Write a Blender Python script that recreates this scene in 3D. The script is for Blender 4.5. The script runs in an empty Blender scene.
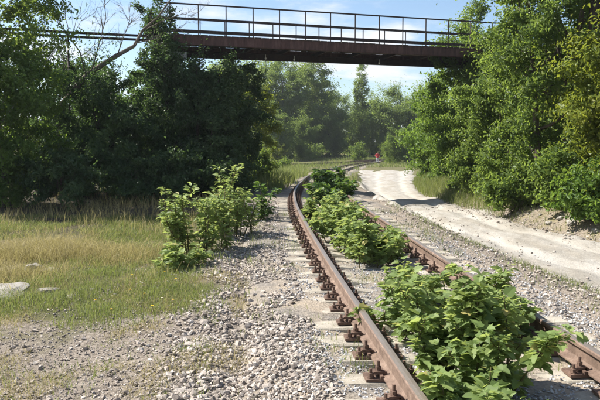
import bpy, math, random
import numpy as np
from mathutils import Vector, Matrix

R = math.radians
rng = np.random.default_rng(11)
random.seed(5)
sc = bpy.context.scene
COL = sc.collection

# ------------------------------------------------------------------ camera
CAM_Z = 1.85
PITCH = 4.44
cam_d = bpy.data.cameras.new('camera')
cam_d.sensor_width = 36.0
cam_d.lens = 670 / 600 * 36.0
cam_d.clip_start = 0.05
cam_d.clip_end = 3000
cam = bpy.data.objects.new('camera', cam_d)
cam.location = (0, 0, CAM_Z)
cam.rotation_euler = (R(90 - PITCH), 0, 0)
COL.objects.link(cam)
sc.camera = cam

# ------------------------------------------------------------------ light
SUN_EL, SUN_AZ = 46.0, -68.0          # azimuth from +Y, positive towards +X
world = bpy.data.worlds.new('World')
sc.world = world
world.use_nodes = True
wn = world.node_tree
wn.nodes.clear()
def wnode(t, **kw):
    n = wn.nodes.new(t)
    for k, v in kw.items():
        setattr(n, k, v)
    return n
w_out = wnode('ShaderNodeOutputWorld')
w_sky = wnode('ShaderNodeTexSky', sky_type='NISHITA', sun_disc=False)
w_sky.sun_elevation = R(SUN_EL)
w_sky.sun_rotation = R(SUN_AZ) % (2 * math.pi)
w_sky.altitude = 100
w_sky.air_density = 1.0
w_sky.dust_density = 0.6
w_sky.ozone_density = 2.5
w_bg = wnode('ShaderNodeBackground')
w_bg.inputs['Strength'].default_value = 0.072
w_tc = wnode('ShaderNodeTexCoord')
w_sep = wnode('ShaderNodeSeparateXYZ')
w_add = wnode('ShaderNodeMath', operation='ADD'); w_add.inputs[1].default_value = 0.16
w_max = wnode('ShaderNodeMath', operation='MAXIMUM'); w_max.inputs[1].default_value = 0.03
w_dx = wnode('ShaderNodeMath', operation='DIVIDE')
w_dy = wnode('ShaderNodeMath', operation='DIVIDE')
w_cmb = wnode('ShaderNodeCombineXYZ')
w_noise = wnode('ShaderNodeTexNoise')
w_noise.inputs['Scale'].default_value = 1.15
w_noise.inputs['Detail'].default_value = 9
w_noise.inputs['Roughness'].default_value = 0.58
w_map = wnode('ShaderNodeMapping'); w_map.inputs['Location'].default_value = (3.3, 1.2, 0.4)
w_ramp = wnode('ShaderNodeValToRGB')
w_ramp.color_ramp.elements[0].position = 0.485
w_ramp.color_ramp.elements[1].position = 0.64
w_ramp.color_ramp.interpolation = 'EASE'
w_mix = wnode('ShaderNodeMix', data_type='RGBA')
w_mix.inputs['B'].default_value = (5.9, 6.1, 6.4, 1)
L = wn.links.new
L(w_tc.outputs['Generated'], w_sep.inputs[0])
L(w_sep.outputs['Z'], w_add.inputs[0]); L(w_add.outputs[0], w_max.inputs[0])
L(w_sep.outputs['X'], w_dx.inputs[0]); L(w_max.outputs[0], w_dx.inputs[1])
L(w_sep.outputs['Y'], w_dy.inputs[0]); L(w_max.outputs[0], w_dy.inputs[1])
L(w_dx.outputs[0], w_cmb.inputs[0]); L(w_dy.outputs[0], w_cmb.inputs[1])
L(w_cmb.outputs[0], w_map.inputs['Vector']); L(w_map.outputs[0], w_noise.inputs['Vector'])
L(w_noise.outputs['Fac'], w_ramp.inputs['Fac'])
L(w_ramp.outputs['Color'], w_mix.inputs['Factor'])
L(w_sky.outputs[0], w_mix.inputs['A'])
L(w_mix.outputs['Result'], w_bg.inputs['Color'])
L(w_bg.outputs[0], w_out.inputs['Surface'])

sun_d = bpy.data.lights.new('sun', 'SUN')
sun_d.energy = 5.0
sun_d.angle = R(0.55)
sun_d.color = (1.0, 0.955, 0.88)
sun = bpy.data.objects.new('sun', sun_d)
sdir = Vector((math.sin(R(SUN_AZ)) * math.cos(R(SUN_EL)), math.cos(R(SUN_AZ)) * math.cos(R(SUN_EL)), math.sin(R(SUN_EL))))
sun.rotation_euler = (-sdir).to_track_quat('-Z', 'Y').to_euler()
sun.location = (-20, 35, 40)
COL.objects.link(sun)

sc.view_settings.view_transform = 'Standard'
sc.view_settings.look = 'None'
sc.view_settings.gamma = 1
sc.view_settings.use_curve_mapping = False
sc.view_settings.exposure = 1.25
sc.render.engine = 'CYCLES'
sc.cycles.use_denoising = True
sc.cycles.max_bounces = 8
sc.cycles.diffuse_bounces = 4
sc.cycles.transmission_bounces = 4
sc.cycles.caustics_reflective = False
sc.cycles.caustics_refractive = False

# ------------------------------------------------------------------ helpers
def tag(o, label=None, cat=None, group=None, kind=None):
    if label: o['label'] = label
    if cat: o['category'] = cat
    if group: o['group'] = group
    if kind: o['kind'] = kind
    return o

class MB:
    """collects triangles, builds one mesh"""
    def __init__(s):
        s.v = []; s.t = []; s.a = []; s.m = []; s.n = 0
    def add(s, v, t, a=None, m=0):
        v = np.asarray(v, float).reshape(-1, 3); t = np.asarray(t, np.int64).reshape(-1, 3)
        s.v.append(v); s.t.append(t + s.n); s.m.append(np.full(len(t), m, np.int32))
        s.a.append(np.zeros(len(v)) if a is None else np.broadcast_to(np.asarray(a, float), (len(v),)))
        s.n += len(v)
        return s.n - len(v)
    def mesh(s, name, mats, smooth=False):
        me = bpy.data.meshes.new(name)
        V = np.concatenate(s.v); T = np.concatenate(s.t)
        me.vertices.add(len(V)); me.vertices.foreach_set('co', V.astype(np.float32).ravel())
        me.loops.add(len(T) * 3); me.loops.foreach_set('vertex_index', T.astype(np.int32).ravel())
        me.polygons.add(len(T)); me.polygons.foreach_set('loop_start', np.arange(0, len(T) * 3, 3, dtype=np.int32))
        me.polygons.foreach_set('material_index', np.concatenate(s.m))
        me.polygons.foreach_set('use_smooth', np.full(len(T), bool(smooth)))
        at = me.attributes.new('rnd', 'FLOAT', 'POINT')
        at.data.foreach_set('value', np.concatenate(s.a).astype(np.float32))
        me.update(calc_edges=True)
        for m in (mats if isinstance(mats, (list, tuple)) else [mats]): me.materials.append(m)
        return me
    def build(s, name, mats, parent=None, smooth=False, kind=None):
        o = bpy.data.objects.new(name, s.mesh(name, mats, smooth))
        COL.objects.link(o)
        if parent is not None: o.parent = parent
        if kind: o['kind'] = kind
        return o

def link_mesh(name, me, parent=None, loc=(0, 0, 0), rot=(0, 0, 0), scale=(1, 1, 1)):
    o = bpy.data.objects.new(name, me); COL.objects.link(o)
    o.location = loc; o.rotation_euler = rot; o.scale = scale
    if parent is not None: o.parent = parent
    return o

def empty(name, loc=(0, 0, 0), rz=0):
    o = bpy.data.objects.new(name, None); COL.objects.link(o)
    o.empty_display_size = 0.2
    o.location = loc; o.rotation_euler = (0, 0, rz)
    return o

BOXT = np.array([[0,2,1],[0,3,2],[4,5,6],[4,6,7],[0,1,5],[0,5,4],[1,2,6],[1,6,5],[2,3,7],[2,7,6],[3,0,4],[3,4,7]])
def box(mb, c, s, M=None, m=0):
    x, y, z = (k / 2 for k in s)
    v = np.array([[-x,-y,-z],[x,-y,-z],[x,y,-z],[-x,y,-z],[-x,-y,z],[x,-y,z],[x,y,z],[-x,y,z]])
    if M is not None: v = v @ np.array(M.to_3x3()).T
    mb.add(v + np.asarray(c, float), BOXT, m=m)

def tube(mb, pts, rad, sides=6, cap=True, m=0, attach=None, a=None):
    pts = np.asarray(pts, float); n = len(pts)
    rad = np.broadcast_to(np.asarray(rad, float), (n,))
    tan = np.gradient(pts, axis=0)
    tan /= np.linalg.norm(tan, axis=1)[:, None] + 1e-9
    ref = np.array([0.31, 0.17, 0.93])
    if abs(tan[0] @ ref) > 0.93: ref = np.array([0.97, 0.2, 0.1])
    u = np.cross(tan, ref); u /= np.linalg.norm(u, axis=1)[:, None] + 1e-9
    w = np.cross(tan, u)
    an = np.arange(sides) / sides * 2 * math.pi
    V = (pts[:, None, :] + rad[:, None, None] * (np.cos(an)[None, :, None] * u[:, None, :] + np.sin(an)[None, :, None] * w[:, None, :])).reshape(-1, 3)
    i = np.arange(n - 1)[:, None] * sides; j = np.arange(sides)[None, :]; k = (j + 1) % sides
    A = (i + j).ravel(); B = (i + k).ravel(); C = (i + sides + k).ravel(); D = (i + sides + j).ravel()
    T = np.concatenate([np.stack([A, B, C], 1), np.stack([A, C, D], 1)])
    if cap:
        q = np.arange(1, sides - 1)
        T = np.concatenate([T, np.stack([0 * q, q + 1, q], 1), np.stack([0 * q, q, q + 1], 1) + (n - 1) * sides])
    b = mb.add(V, T, a=a, m=m)
    if attach is not None:
        mb.t.append(np.array([[attach, b, b + 1]])); mb.m.append(np.array([m], np.int32))
    return b

def smooth(x, a, b):
    t = np.clip((np.asarray(x, float) - a) / (b - a), 0, 1)
    return t * t * (3 - 2 * t)

def vnoise(x, y, scale, seed=0):
    x = np.asarray(x, float) * scale + 1000.3 + seed * 17.7; y = np.asarray(y, float) * scale + 1000.7 + seed * 5.1
    xi = np.floor(x).astype(np.int64); yi = np.floor(y).astype(np.int64)
    fx = x - xi; fy = y - yi; fx = fx * fx * (3 - 2 * fx); fy = fy * fy * (3 - 2 * fy)
    def h(a, b):
        n = (a * 374761393 + b * 668265263 + seed * 974711) & 0xffffffff
        n = ((n ^ (n >> 13)) * 1274126177) & 0xffffffff
        return ((n ^ (n >> 16)) & 0xffff) / 65535.0
    return (h(xi, yi) * (1 - fx) + h(xi + 1, yi) * fx) * (1 - fy) + (h(xi, yi + 1) * (1 - fx) + h(xi + 1, yi + 1) * fx) * fy

def fbm(x, y, scale, seed=0, oct=3):
    s = 0; a = 1; tot = 0
    for k in range(oct):
        s = s + a * vnoise(x, y, scale * 2 ** k, seed + k); tot += a; a *= 0.5
    return s / tot

# ------------------------------------------------------------------ terrain shape
def smoothed(kx, ky, win):
    g = np.arange(-80, 760, 0.5)
    v = np.interp(g, kx, ky)
    k = int(win / 0.5) | 1
    vp = np.pad(v, k // 2, mode='edge')
    v = np.convolve(vp, np.ones(k) / k, 'valid')
    vp = np.pad(v, k // 2, mode='edge')
    v = np.convolve(vp, np.ones(k) / k, 'valid')
    return lambda y: np.interp(y, g, v)
prof = smoothed([-80, -30, 0, 10, 18, 23, 30, 45, 65, 95, 120, 160, 300, 760],
                [-1.3, -.5, 0, .164, .29, .27, .14, -.1, -.33, -.3, .35, 1.2, 1.6, 1.6], 3.0)
lrail = smoothed([-20, -5, 4.2, 7.6, 10.7, 16.2, 20.8, 28, 42, 60, 80, 100, 130, 170, 760],
                 [2.95, 1.63, .81, .52, .29, -.06, -.16, .0, .55, 2.2, 5.6, 11, 22, 40, 300], 2.5)
tcx = lambda y: lrail(y) + 0.76
road_l = smoothed([-20, 0, 5, 9.3, 10.5, 13.6, 20, 31, 44, 65, 90, 760], [13, 7.4, 5.6, 4.35, 4.0, 3.55, 2.95, 3.0, 4.2, 6.0, 9, 60], 2.0)
road_r = smoothed([-20, 0, 8, 14, 17.3, 22, 31, 44, 65, 90, 760], [19, 13, 8.6, 6.4, 5.55, 5.2, 5.5, 7.4, 11.0, 16, 70], 2.0)

def gz(x, y):
    x = np.asarray(x, float); y = np.asarray(y, float)
    dx = x - tcx(y)
    z = prof(y)
    near = 1 - smooth(y, 45, 70)
    inb = (1 - smooth(np.abs(dx), 1.5, 2.3))
    z = z - 0.12 * inb
    z = z - (0.16 * smooth(-dx, 2.2, 4.0) - 0.10 * smooth(-dx, 6, 12)) * near
    rl = road_l(y); rr = road_r(y)
    s0 = tcx(y) + 1.9
    t = np.clip((x - s0) / np.maximum(rl + 0.3 - s0, 0.4), 0, 1)
    t = t * t * (3 - 2 * t)
    z = z - 0.40 * t * near
    z = z + (0.40 * smooth(x - rr, 0.1, .95) + .15 * smooth(x - rr, .9, 2.4)) * near
    on = smooth(x, rl - .5, rl + .2) * (1 - smooth(x, rr - .2, rr + .5))
    z = z - 0.06 * on * near
    amp = (1 - 0.7 * on) * (1 - inb)
    z = z + amp * (0.10 * (fbm(x, y, 0.35, 3) - .5) + 0.07 * (fbm(x, y, 1.7, 9, 3) - .5))
    return z

# ------------------------------------------------------------------ materials
def mat(name, rough=0.9, spec=0.2):
    m = bpy.data.materials.new(name); m.use_nodes = True
    nt = m.node_tree; b = nt.nodes['Principled BSDF']
    b.inputs['Roughness'].default_value = rough
    b.inputs['Specular IOR Level'].default_value = spec
    return m, nt, b

def nd(nt, t, **kw):
    n = nt.nodes.new(t)
    for k, v in kw.items(): setattr(n, k, v)
    return n
def pos(nt):
    g = nd(nt, 'ShaderNodeNewGeometry'); return g.outputs['Position']
def noise(nt, scale, detail=4, rough=0.55, vec=None, dist=0):
    n = nd(nt, 'ShaderNodeTexNoise')
    n.inputs['Scale'].default_value = scale; n.inputs['Detail'].default_value = detail
    n.inputs['Roughness'].default_value = rough; n.inputs['Distortion'].default_value = dist
    nt.links.new(vec if vec is not None else pos(nt), n.inputs['Vector'])
    return n.outputs['Fac']
def ramp(nt, fac, stops, ease='LINEAR'):
    r = nd(nt, 'ShaderNodeValToRGB'); r.color_ramp.interpolation = ease
    e = r.color_ramp.elements
    while len(e) < len(stops): e.new(0.5)
    for k, (p, c) in enumerate(stops):
        e[k].position = p
        e[k].color = (c, c, c, 1) if isinstance(c, (int, float)) else (*c, 1)
    nt.links.new(fac, r.inputs['Fac'])
    return r.outputs['Color']
def mixc(nt, fac, a, b, mode='MIX'):
    m = nd(nt, 'ShaderNodeMix', data_type='RGBA', blend_type=mode)
    for s, v in (('Factor', fac), ('A', a), ('B', b)):
        if isinstance(v, (int, float)): m.inputs[s].default_value = v if s == 'Factor' else (v, v, v, 1)
        elif isinstance(v, tuple): m.inputs[s].default_value = (*v, 1)
        else: nt.links.new(v, m.inputs[s])
    return m.outputs['Result']
def mth(nt, op, a, b=0.0, clamp=False):
    m = nd(nt, 'ShaderNodeMath', operation=op); m.use_clamp = clamp
    for k, v in ((0, a), (1, b)):
        if isinstance(v, (int, float)): m.inputs[k].default_value = v
        else: nt.links.new(v, m.inputs[k])
    return m.outputs[0]
def attr(nt, name):
    a = nd(nt, 'ShaderNodeAttribute'); a.attribute_name = name; return a.outputs['Fac']
def bump(nt, b, h, strength, dist):
    n = nd(nt, 'ShaderNodeBump'); n.inputs['Strength'].default_value = strength; n.inputs['Distance'].default_value = dist
    nt.links.new(h, n.inputs['Height']); nt.links.new(n.outputs[0], b.inputs['Normal'])

MT = {}
def m_ground():
    m, nt, b = mat('ground_soil', 0.95, 0.1)
    n1 = noise(nt, 2.2, 6); n2 = noise(nt, 26, 5, 0.65); n3 = noise(nt, 0.5, 3)
    soil = ramp(nt, n2, [(0.25, (.09, .074, .058)), (0.5, (.235, .198, .16)), (0.75, (.42, .365, .31))])
    green = ramp(nt, n1, [(0.3, (.075, .08, .035)), (0.7, (.15, .135, .065))])
    dry = ramp(nt, n2, [(0.3, (.13, .11, .055)), (0.7, (.27, .225, .125))])
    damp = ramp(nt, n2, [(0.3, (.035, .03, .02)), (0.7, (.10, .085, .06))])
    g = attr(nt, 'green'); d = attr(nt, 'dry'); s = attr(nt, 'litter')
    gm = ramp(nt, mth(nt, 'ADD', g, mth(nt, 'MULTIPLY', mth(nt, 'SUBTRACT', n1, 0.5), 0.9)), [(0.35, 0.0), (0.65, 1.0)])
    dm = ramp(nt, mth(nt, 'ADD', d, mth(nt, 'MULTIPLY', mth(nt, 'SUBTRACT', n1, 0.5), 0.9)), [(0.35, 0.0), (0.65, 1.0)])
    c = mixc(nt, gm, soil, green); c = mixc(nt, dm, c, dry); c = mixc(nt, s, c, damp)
    c = mixc(nt, 0.35, c, ramp(nt, n3, [(0.3, .35), (0.7, .62)]), 'OVERLAY')
    nt.links.new(c, b.inputs['Base Color'])
    bump(nt, b, mth(nt, 'ADD', noise(nt, 45, 5, 0.7), mth(nt, 'MULTIPLY', n1, 0.8)), 0.9, 0.03)
    return m
def m_road():
    m, nt, b = mat('road_sand', 0.95, 0.1)
    mp = nd(nt, 'ShaderNodeMapping'); mp.inputs['Scale'].default_value = (1, .28, 1); nt.links.new(pos(nt), mp.inputs['Vector'])
    n1 = noise(nt, 1.9, 6, 0.6, mp.outputs[0]); n2 = noise(nt, 34, 5, 0.65)
    c = ramp(nt, n2, [(0.25, (.25, .228, .196)), (0.5, (.355, .332, .295)), (0.8, (.47, .447, .405))])
    c = mixc(nt, ramp(nt, n1, [(0.40, 0.0), (0.60, 0.8)]), c, (.27, .24, .195))
    c = mixc(nt, 0.5, c, ramp(nt, noise(nt, 7, 5, .7), [(0.3, .33), (0.7, .62)]), 'OVERLAY')
    tr = attr(nt, 'rnd')
    c = mixc(nt, mth(nt, 'MULTIPLY', tr, 0.4), c, (.46, .435, .39))
    nt.links.new(c, b.inputs['Base Color'])
    bump(nt, b, mth(nt, 'ADD', noise(nt, 30, 6, 0.7), mth(nt, 'MULTIPLY', n1, 1.5)), 0.8, 0.03)
    return m
def m_ballast():
    m, nt, b = mat('ballast_gravel', 0.95, 0.1)
    v = nd(nt, 'ShaderNodeTexVoronoi'); v.inputs['Scale'].default_value = 38; nt.links.new(pos(nt), v.inputs['Vector'])
    n1 = noise(nt, 3, 5); 
    c = mixc(nt, n1, (.22, .205, .19), (.33, .285, .235))
    c = mixc(nt, 0.8, c, ramp(nt, v.outputs['Color'], [(0.1, .35), (0.9, .95)]), 'MULTIPLY')
    c2 = mixc(nt, ramp(nt, noise(nt, 1.3, 4), [(0.45, 0.0), (0.62, 0.75)]), c, (.33, .27, .20))
    nt.links.new(c2, b.inputs['Base Color'])
    bump(nt, b, mth(nt, 'ADD', v.outputs['Distance'], mth(nt, 'MULTIPLY', noise(nt, 60, 4), 1.2)), 0.55, 0.015)
    return m
def m_stone(name, stops, rough=0.9):
    m, nt, b = mat(name, rough, 0.2)
    c = ramp(nt, attr(nt, 'rnd'), stops)
    oi = nd(nt, 'ShaderNodeObjectInfo')
    c = mixc(nt, 0.55, c, ramp(nt, noise(nt, 70, 4, 0.7), [(0.25, .3), (0.75, .72)]), 'OVERLAY')
    c = mixc(nt, 0.25, c, ramp(nt, oi.outputs['Random'], [(0, .3), (1, .75)]), 'OVERLAY')
    nt.links.new(c, b.inputs['Base Color'])
    bump(nt, b, noise(nt, 120, 4, 0.7), 0.5, 0.01)
    return m
def m_leaf(name, stops, trans=(.26, .40, .04), tw=0.42, rough=0.5, brown=0.0):
    m, nt, b = mat(name, rough, 0.35)
    r = attr(nt, 'rnd')
    c = ramp(nt, r, stops)
    big = noise(nt, 0.9, 2)
    c = mixc(nt, 0.5, c, ramp(nt, big, [(0.3, .38), (0.7, .62)]), 'OVERLAY')
    nt.links.new(c, b.inputs['Base Color'])
    t = nd(nt, 'ShaderNodeBsdfTranslucent')
    tc = mixc(nt, 0.55, c, trans)
    nt.links.new(tc, t.inputs['Color'])
    ms = nd(nt, 'ShaderNodeMixShader'); ms.inputs['Fac'].default_value = tw
    nt.links.new(b.outputs[0], ms.inputs[1]); nt.links.new(t.outputs[0], ms.inputs[2])
    nt.links.new(ms.outputs[0], nt.nodes['Material Output'].inputs['Surface'])
    return m
def m_bark(name, a, c2, scale=14):
    m, nt, b = mat(name, 0.95, 0.1)
    mp = nd(nt, 'ShaderNodeMapping'); mp.inputs['Scale'].default_value = (1, 1, .25); nt.links.new(pos(nt), mp.inputs['Vector'])
    n = noise(nt, scale, 6, 0.65, mp.outputs[0])
    nt.links.new(ramp(nt, n, [(0.3, a), (0.7, c2)]), b.inputs['Base Color'])
    bump(nt, b, n, 0.9, 0.03)
    return m
def m_rust(name, dark, mid, light, rough=0.8, metal=0.0, top=None):
    m, nt, b = mat(name, rough, 0.3)
    mp = nd(nt, 'ShaderNodeMapping'); mp.inputs['Scale'].default_value = (1.6, 1.6, .3); nt.links.new(pos(nt), mp.inputs['Vector'])
    n1 = noise(nt, 5, 6, 0.7, mp.outputs[0]); n2 = noise(nt, 60, 4, 0.7)
    c = ramp(nt, n1, [(0.28, dark), (0.52, mid), (0.78, light)])
    c = mixc(nt, 0.6, c, ramp(nt, n2, [(0.25, .3), (0.75, .7)]), 'OVERLAY')
    if top:
        g = nd(nt, 'ShaderNodeNewGeometry'); sp = nd(nt, 'ShaderNodeSeparateXYZ'); nt.links.new(g.outputs['Normal'], sp.inputs[0])
        f = ramp(nt, sp.outputs['Z'], [(0.9, 0.0), (0.985, 1.0)])
        f = mth(nt, 'MULTIPLY', f, attr(nt, 'rnd'))
        c = mixc(nt, f, c, mixc(nt, n1, top, (.22, .165, .125)))
        rr = mixc(nt, f, rough, 0.42)
        nt.links.new(rr, b.inputs['Roughness'])
        nt.links.new(mth(nt, 'MULTIPLY', f, 0.55), b.inputs['Metallic'])
    nt.links.new(c, b.inputs['Base Color'])
    bump(nt, b, n2, 0.4, 0.01)
    return m
def m_concrete(name='concrete', lo=(.30, .275, .235), hi=(.50, .465, .41)):
    m, nt, b = mat(name, 0.92, 0.15)
    n1 = noise(nt, 5, 6, 0.65); n2 = noise(nt, 70, 4, 0.7)
    c = ramp(nt, n1, [(0.3, lo), (0.7, hi)])
    c = mixc(nt, 0.5, c, ramp(nt, n2, [(0.25, .32), (0.75, .68)]), 'OVERLAY')
    nt.links.new(c, b.inputs['Base Color'])
    bump(nt, b, mth(nt, 'ADD', n2, n1), 0.6, 0.012)
    return m
def m_plain(name, col, rough=0.8):
    m, nt, b = mat(name, rough, 0.25)
    c = mixc(nt, 0.35, col, ramp(nt, noise(nt, 25, 4), [(0.3, .35), (0.7, .65)]), 'OVERLAY')
    nt.links.new(c, b.inputs['Base Color'])
    return m

MT['ground'] = m_ground(); MT['road'] = m_road(); MT['ballast'] = m_ballast()
MT['stone'] = m_stone('granite_stone', [(0, (.15, .125, .105)), (.35, (.275, .235, .20)), (.7, (.36, .312, .268)), (1, (.50, .45, .395))])
MT['chip'] = m_stone('granite_chip', [(0, (.16, .16, .165)), (.5, (.33, .33, .335)), (1, (.52, .515, .51))])
MT['rubble'] = m_concrete('pale_rubble', (.17, .155, .135), (.36, .335, .295))
MT['concrete'] = m_concrete('sleeper_concrete', (.23, .205, .165), (.42, .38, .315))
MT['pier'] = m_concrete('pier_concrete', (.35, .34, .31), (.55, .53, .49))
MT['rail'] = m_rust('rail_rust', (.075, .05, .037), (.155, .105, .078), (.26, .19, .145), 0.78, top=(.31, .28, .255))
MT['fast'] = m_rust('fastener_rust', (.055, .034, .026), (.13, .082, .06), (.24, .16, .12))
MT['girder'] = m_rust('girder_rust', (.05, .027, .023), (.10, .052, .044), (.18, .105, .088))
MT['girdershade'] = m_rust('girder_shaded', (.018, .012, .011), (.035, .022, .02), (.06, .036, .03))  # beams under the deck: girder rust darkened, underside shade painted into the colour
MT['railing'] = m_rust('railing_paint', (.02, .015, .014), (.042, .03, .028), (.08, .055, .045))
MT['deck'] = m_bark('deck_boards', (.05, .042, .035), (.13, .11, .09))
MT['bark'] = m_bark('bark_brown', (.05, .04, .03), (.16, .13, .10))
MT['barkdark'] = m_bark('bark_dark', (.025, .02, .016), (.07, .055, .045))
MT['barkgrey'] = m_bark('bark_grey', (.09, .075, .06), (.24, .205, .17))
MT['barkpale'] = m_bark('bark_pale', (.22, .20, .17), (.50, .48, .44))
MT['stem'] = m_bark('stem_green', (.08, .075, .03), (.17, .15, .07), 40)
G = lambda d, m, l: [(0, d), (.5, m), (1, l)]
MT['leaf_bright'] = m_leaf('leaf_bright', G((.045, .085, .018), (.085, .15, .030), (.15, .225, .055)), (.32, .46, .05), .45)
MT['leaf_mid'] = m_leaf('leaf_mid', G((.045, .082, .02), (.09, .145, .035), (.165, .22, .06)), (.38, .50, .07), .48)
MT['leaf_yel'] = m_leaf('leaf_yellowish', G((.075, .105, .018), (.13, .175, .028), (.24, .25, .045)), (.42, .46, .04), .46)
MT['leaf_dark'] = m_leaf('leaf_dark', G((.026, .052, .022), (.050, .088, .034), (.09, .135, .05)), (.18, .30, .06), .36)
MT['leaf_far'] = m_leaf('leaf_grey_green', G((.068, .11, .032), (.115, .165, .05), (.185, .23, .08)), (.42, .54, .10), .52)
MT['grass'] = m_leaf('grass_green', G((.07, .105, .03), (.14, .175, .055), (.27, .26, .11)), (.34, .40, .08), .4, .6)
MT['drygrass'] = m_leaf('grass_dry', G((.16, .135, .05), (.31, .25, .10), (.50, .41, .22)), (.44, .40, .15), .4, .7)
MT['yellow'] = m_plain('petal_yellow', (.80, .52, .03)); MT['white'] = m_plain('petal_white', (.8, .8, .78))

# ------------------------------------------------------------------ ground sheet
def axis(lo, a, b, hi, d, grow=1.13):
    c = list(np.arange(a, b + 1e-6, d)); s = d
    while c[-1] < hi: s = min(s * grow, 30); c.append(c[-1] + s)
    s = d; f = []
    x = a
    while x > lo: s = min(s * grow, 30); x -= s; f.append(x)
    return np.array(f[::-1] + c)
gx = axis(-500, -8, 8.5, 520, 0.15); gy = axis(-60, 3, 24, 740, 0.16, 1.06)
X, Y = np.meshgrid(gx, gy)
Z = gz(X, Y)
def grid_tris(nx, ny):
    i = np.arange(ny - 1)[:, None] * nx + np.arange(nx - 1)[None, :]
    A = i.ravel(); return np.concatenate([np.stack([A, A + 1, A + nx + 1], 1), np.stack([A, A + nx + 1, A + nx], 1)])
mb = MB(); mb.add(np.stack([X, Y, Z], -1).reshape(-1, 3), grid_tris(len(gx), len(gy)))
ground = mb.build('ground', MT['ground'], smooth=True, kind='structure')
def zone_left_green(x, y):
    dx = x - tcx(y)
    w = fbm(x, y, .8, 131) - .5; v = fbm(x, y, 2.4, 133) - .5
    return smooth(-dx + 1.2 * w + .6 * v, 2.1, 2.9) * smooth(y + 3.2 * w + 1.6 * v, 5.0, 7.6)
def zone_dry(x, y):
    w = fbm(x, y, .7, 137) - .5
    return smooth(-x + 2.4 * w, 2.3, 3.6) * smooth(y + 2.5 * w, 7.8, 9.6) * (1 - smooth(y, 11.5, 14.5))
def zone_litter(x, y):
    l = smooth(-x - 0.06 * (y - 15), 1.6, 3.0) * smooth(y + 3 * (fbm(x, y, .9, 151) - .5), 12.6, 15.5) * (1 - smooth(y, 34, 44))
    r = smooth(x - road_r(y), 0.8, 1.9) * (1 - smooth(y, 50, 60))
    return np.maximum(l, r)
fx, fy = X.ravel(), Y.ravel()
far = smooth(fy, 24, 34)
gr = np.maximum(zone_left_green(fx, fy) * 0.85, far * 0.72)
dr = np.maximum(zone_dry(fx, fy) * 0.95, smooth(fx - tcx(fy), 1.9, 2.3) * (1 - far) * 0.45)
dr = np.maximum(dr, far * 0.36)
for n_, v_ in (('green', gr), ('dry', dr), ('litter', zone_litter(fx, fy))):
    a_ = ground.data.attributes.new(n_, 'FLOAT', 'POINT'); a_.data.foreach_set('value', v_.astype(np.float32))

# dirt road: a crowned sheet whose rims sink into the ground
ry = np.concatenate([np.arange(1, 30, 0.14), np.arange(30, 76, 0.4)])
NR = 44
rows = []; ra = []
for y in ry:
    l = road_l(y) - 0.35 + 1.0 * (fbm(0.0, y, 0.8, 21) - .5); r = road_r(y) + 0.25 + 0.9 * (fbm(9.0, y, 0.7, 23) - .5)
    t = np.linspace(0, 1, NR); x = l + (r - l) * t
    edge = np.minimum(t, 1 - t)
    rut = np.exp(-((t - .3) / .07) ** 2) + np.exp(-((t - .72) / .07) ** 2)
    z = gz(x, np.full(NR, y)) + 0.085 - 0.13 * (1 - smooth(edge, 0, .10)) - 0.06 * rut + (0.09 - .06 * smooth(y, 20, 32)) * (fbm(x, np.full(NR, y), 1.3 if y < 28 else .5, 31, 3 if y < 28 else 2) - .5) + 0.05 * (1 - smooth(y, 18, 28)) * (fbm(x, np.full(NR, y), 4.2, 33) - .5) - (0.16 * smooth(y, 60, 76) + .10 * smooth(y, 56, 62) * (fbm(x, np.full(NR, y), .5, 35) - .4))
    rows.append(np.stack([x, np.full(NR, y), z], 1)); ra.append(np.clip(rut, 0, 1))
mb = MB(); mb.add(np.concatenate(rows), grid_tris(NR, len(ry)), a=np.concatenate(ra))
mb.build('dirt_road', MT['road'], smooth=True, kind='structure')

# ballast bed under the track
def bed_z(x, y):
    u = x - tcx(y); sh = smooth(np.abs(u + .1), 1.55, 2.25)
    z = prof(y) - 0.036 - 0.14 * sh + (0.06 + .06 * sh) * (fbm(x, y, 2.3, 43) - .5) + 0.03 * (fbm(x, y, 8, 45) - .5)
    z = z + .026 * smooth(-u, .85, 1.15) + .01 * smooth(u, .9, 1.2)
    return z + 0.02 * smooth(-u, 1.1, 1.4) * (1 - smooth(-u, 1.8, 2.3))
by = np.concatenate([np.arange(1, 24, 0.09), np.arange(24, 60, 0.4), np.arange(60, 140, 1.0)])
NB = 44
rows = []
for y in by:
    e = 0.35 * (fbm(3.0, y, 1.1, 41) - .5)
    u = np.linspace(-2.35 + e, 2.1 - e, NB); x = tcx(y) + u
    z = bed_z(x, np.full(NB, y))
    rows.append(np.stack([x, np.full(NB, y), z], 1))
bedV = np.concatenate(rows)
mb = MB(); mb.add(bedV, grid_tris(NB, len(by)))
ballast = mb.build('ballast_bed', MT['ballast'], smooth=True, kind='structure')
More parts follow.
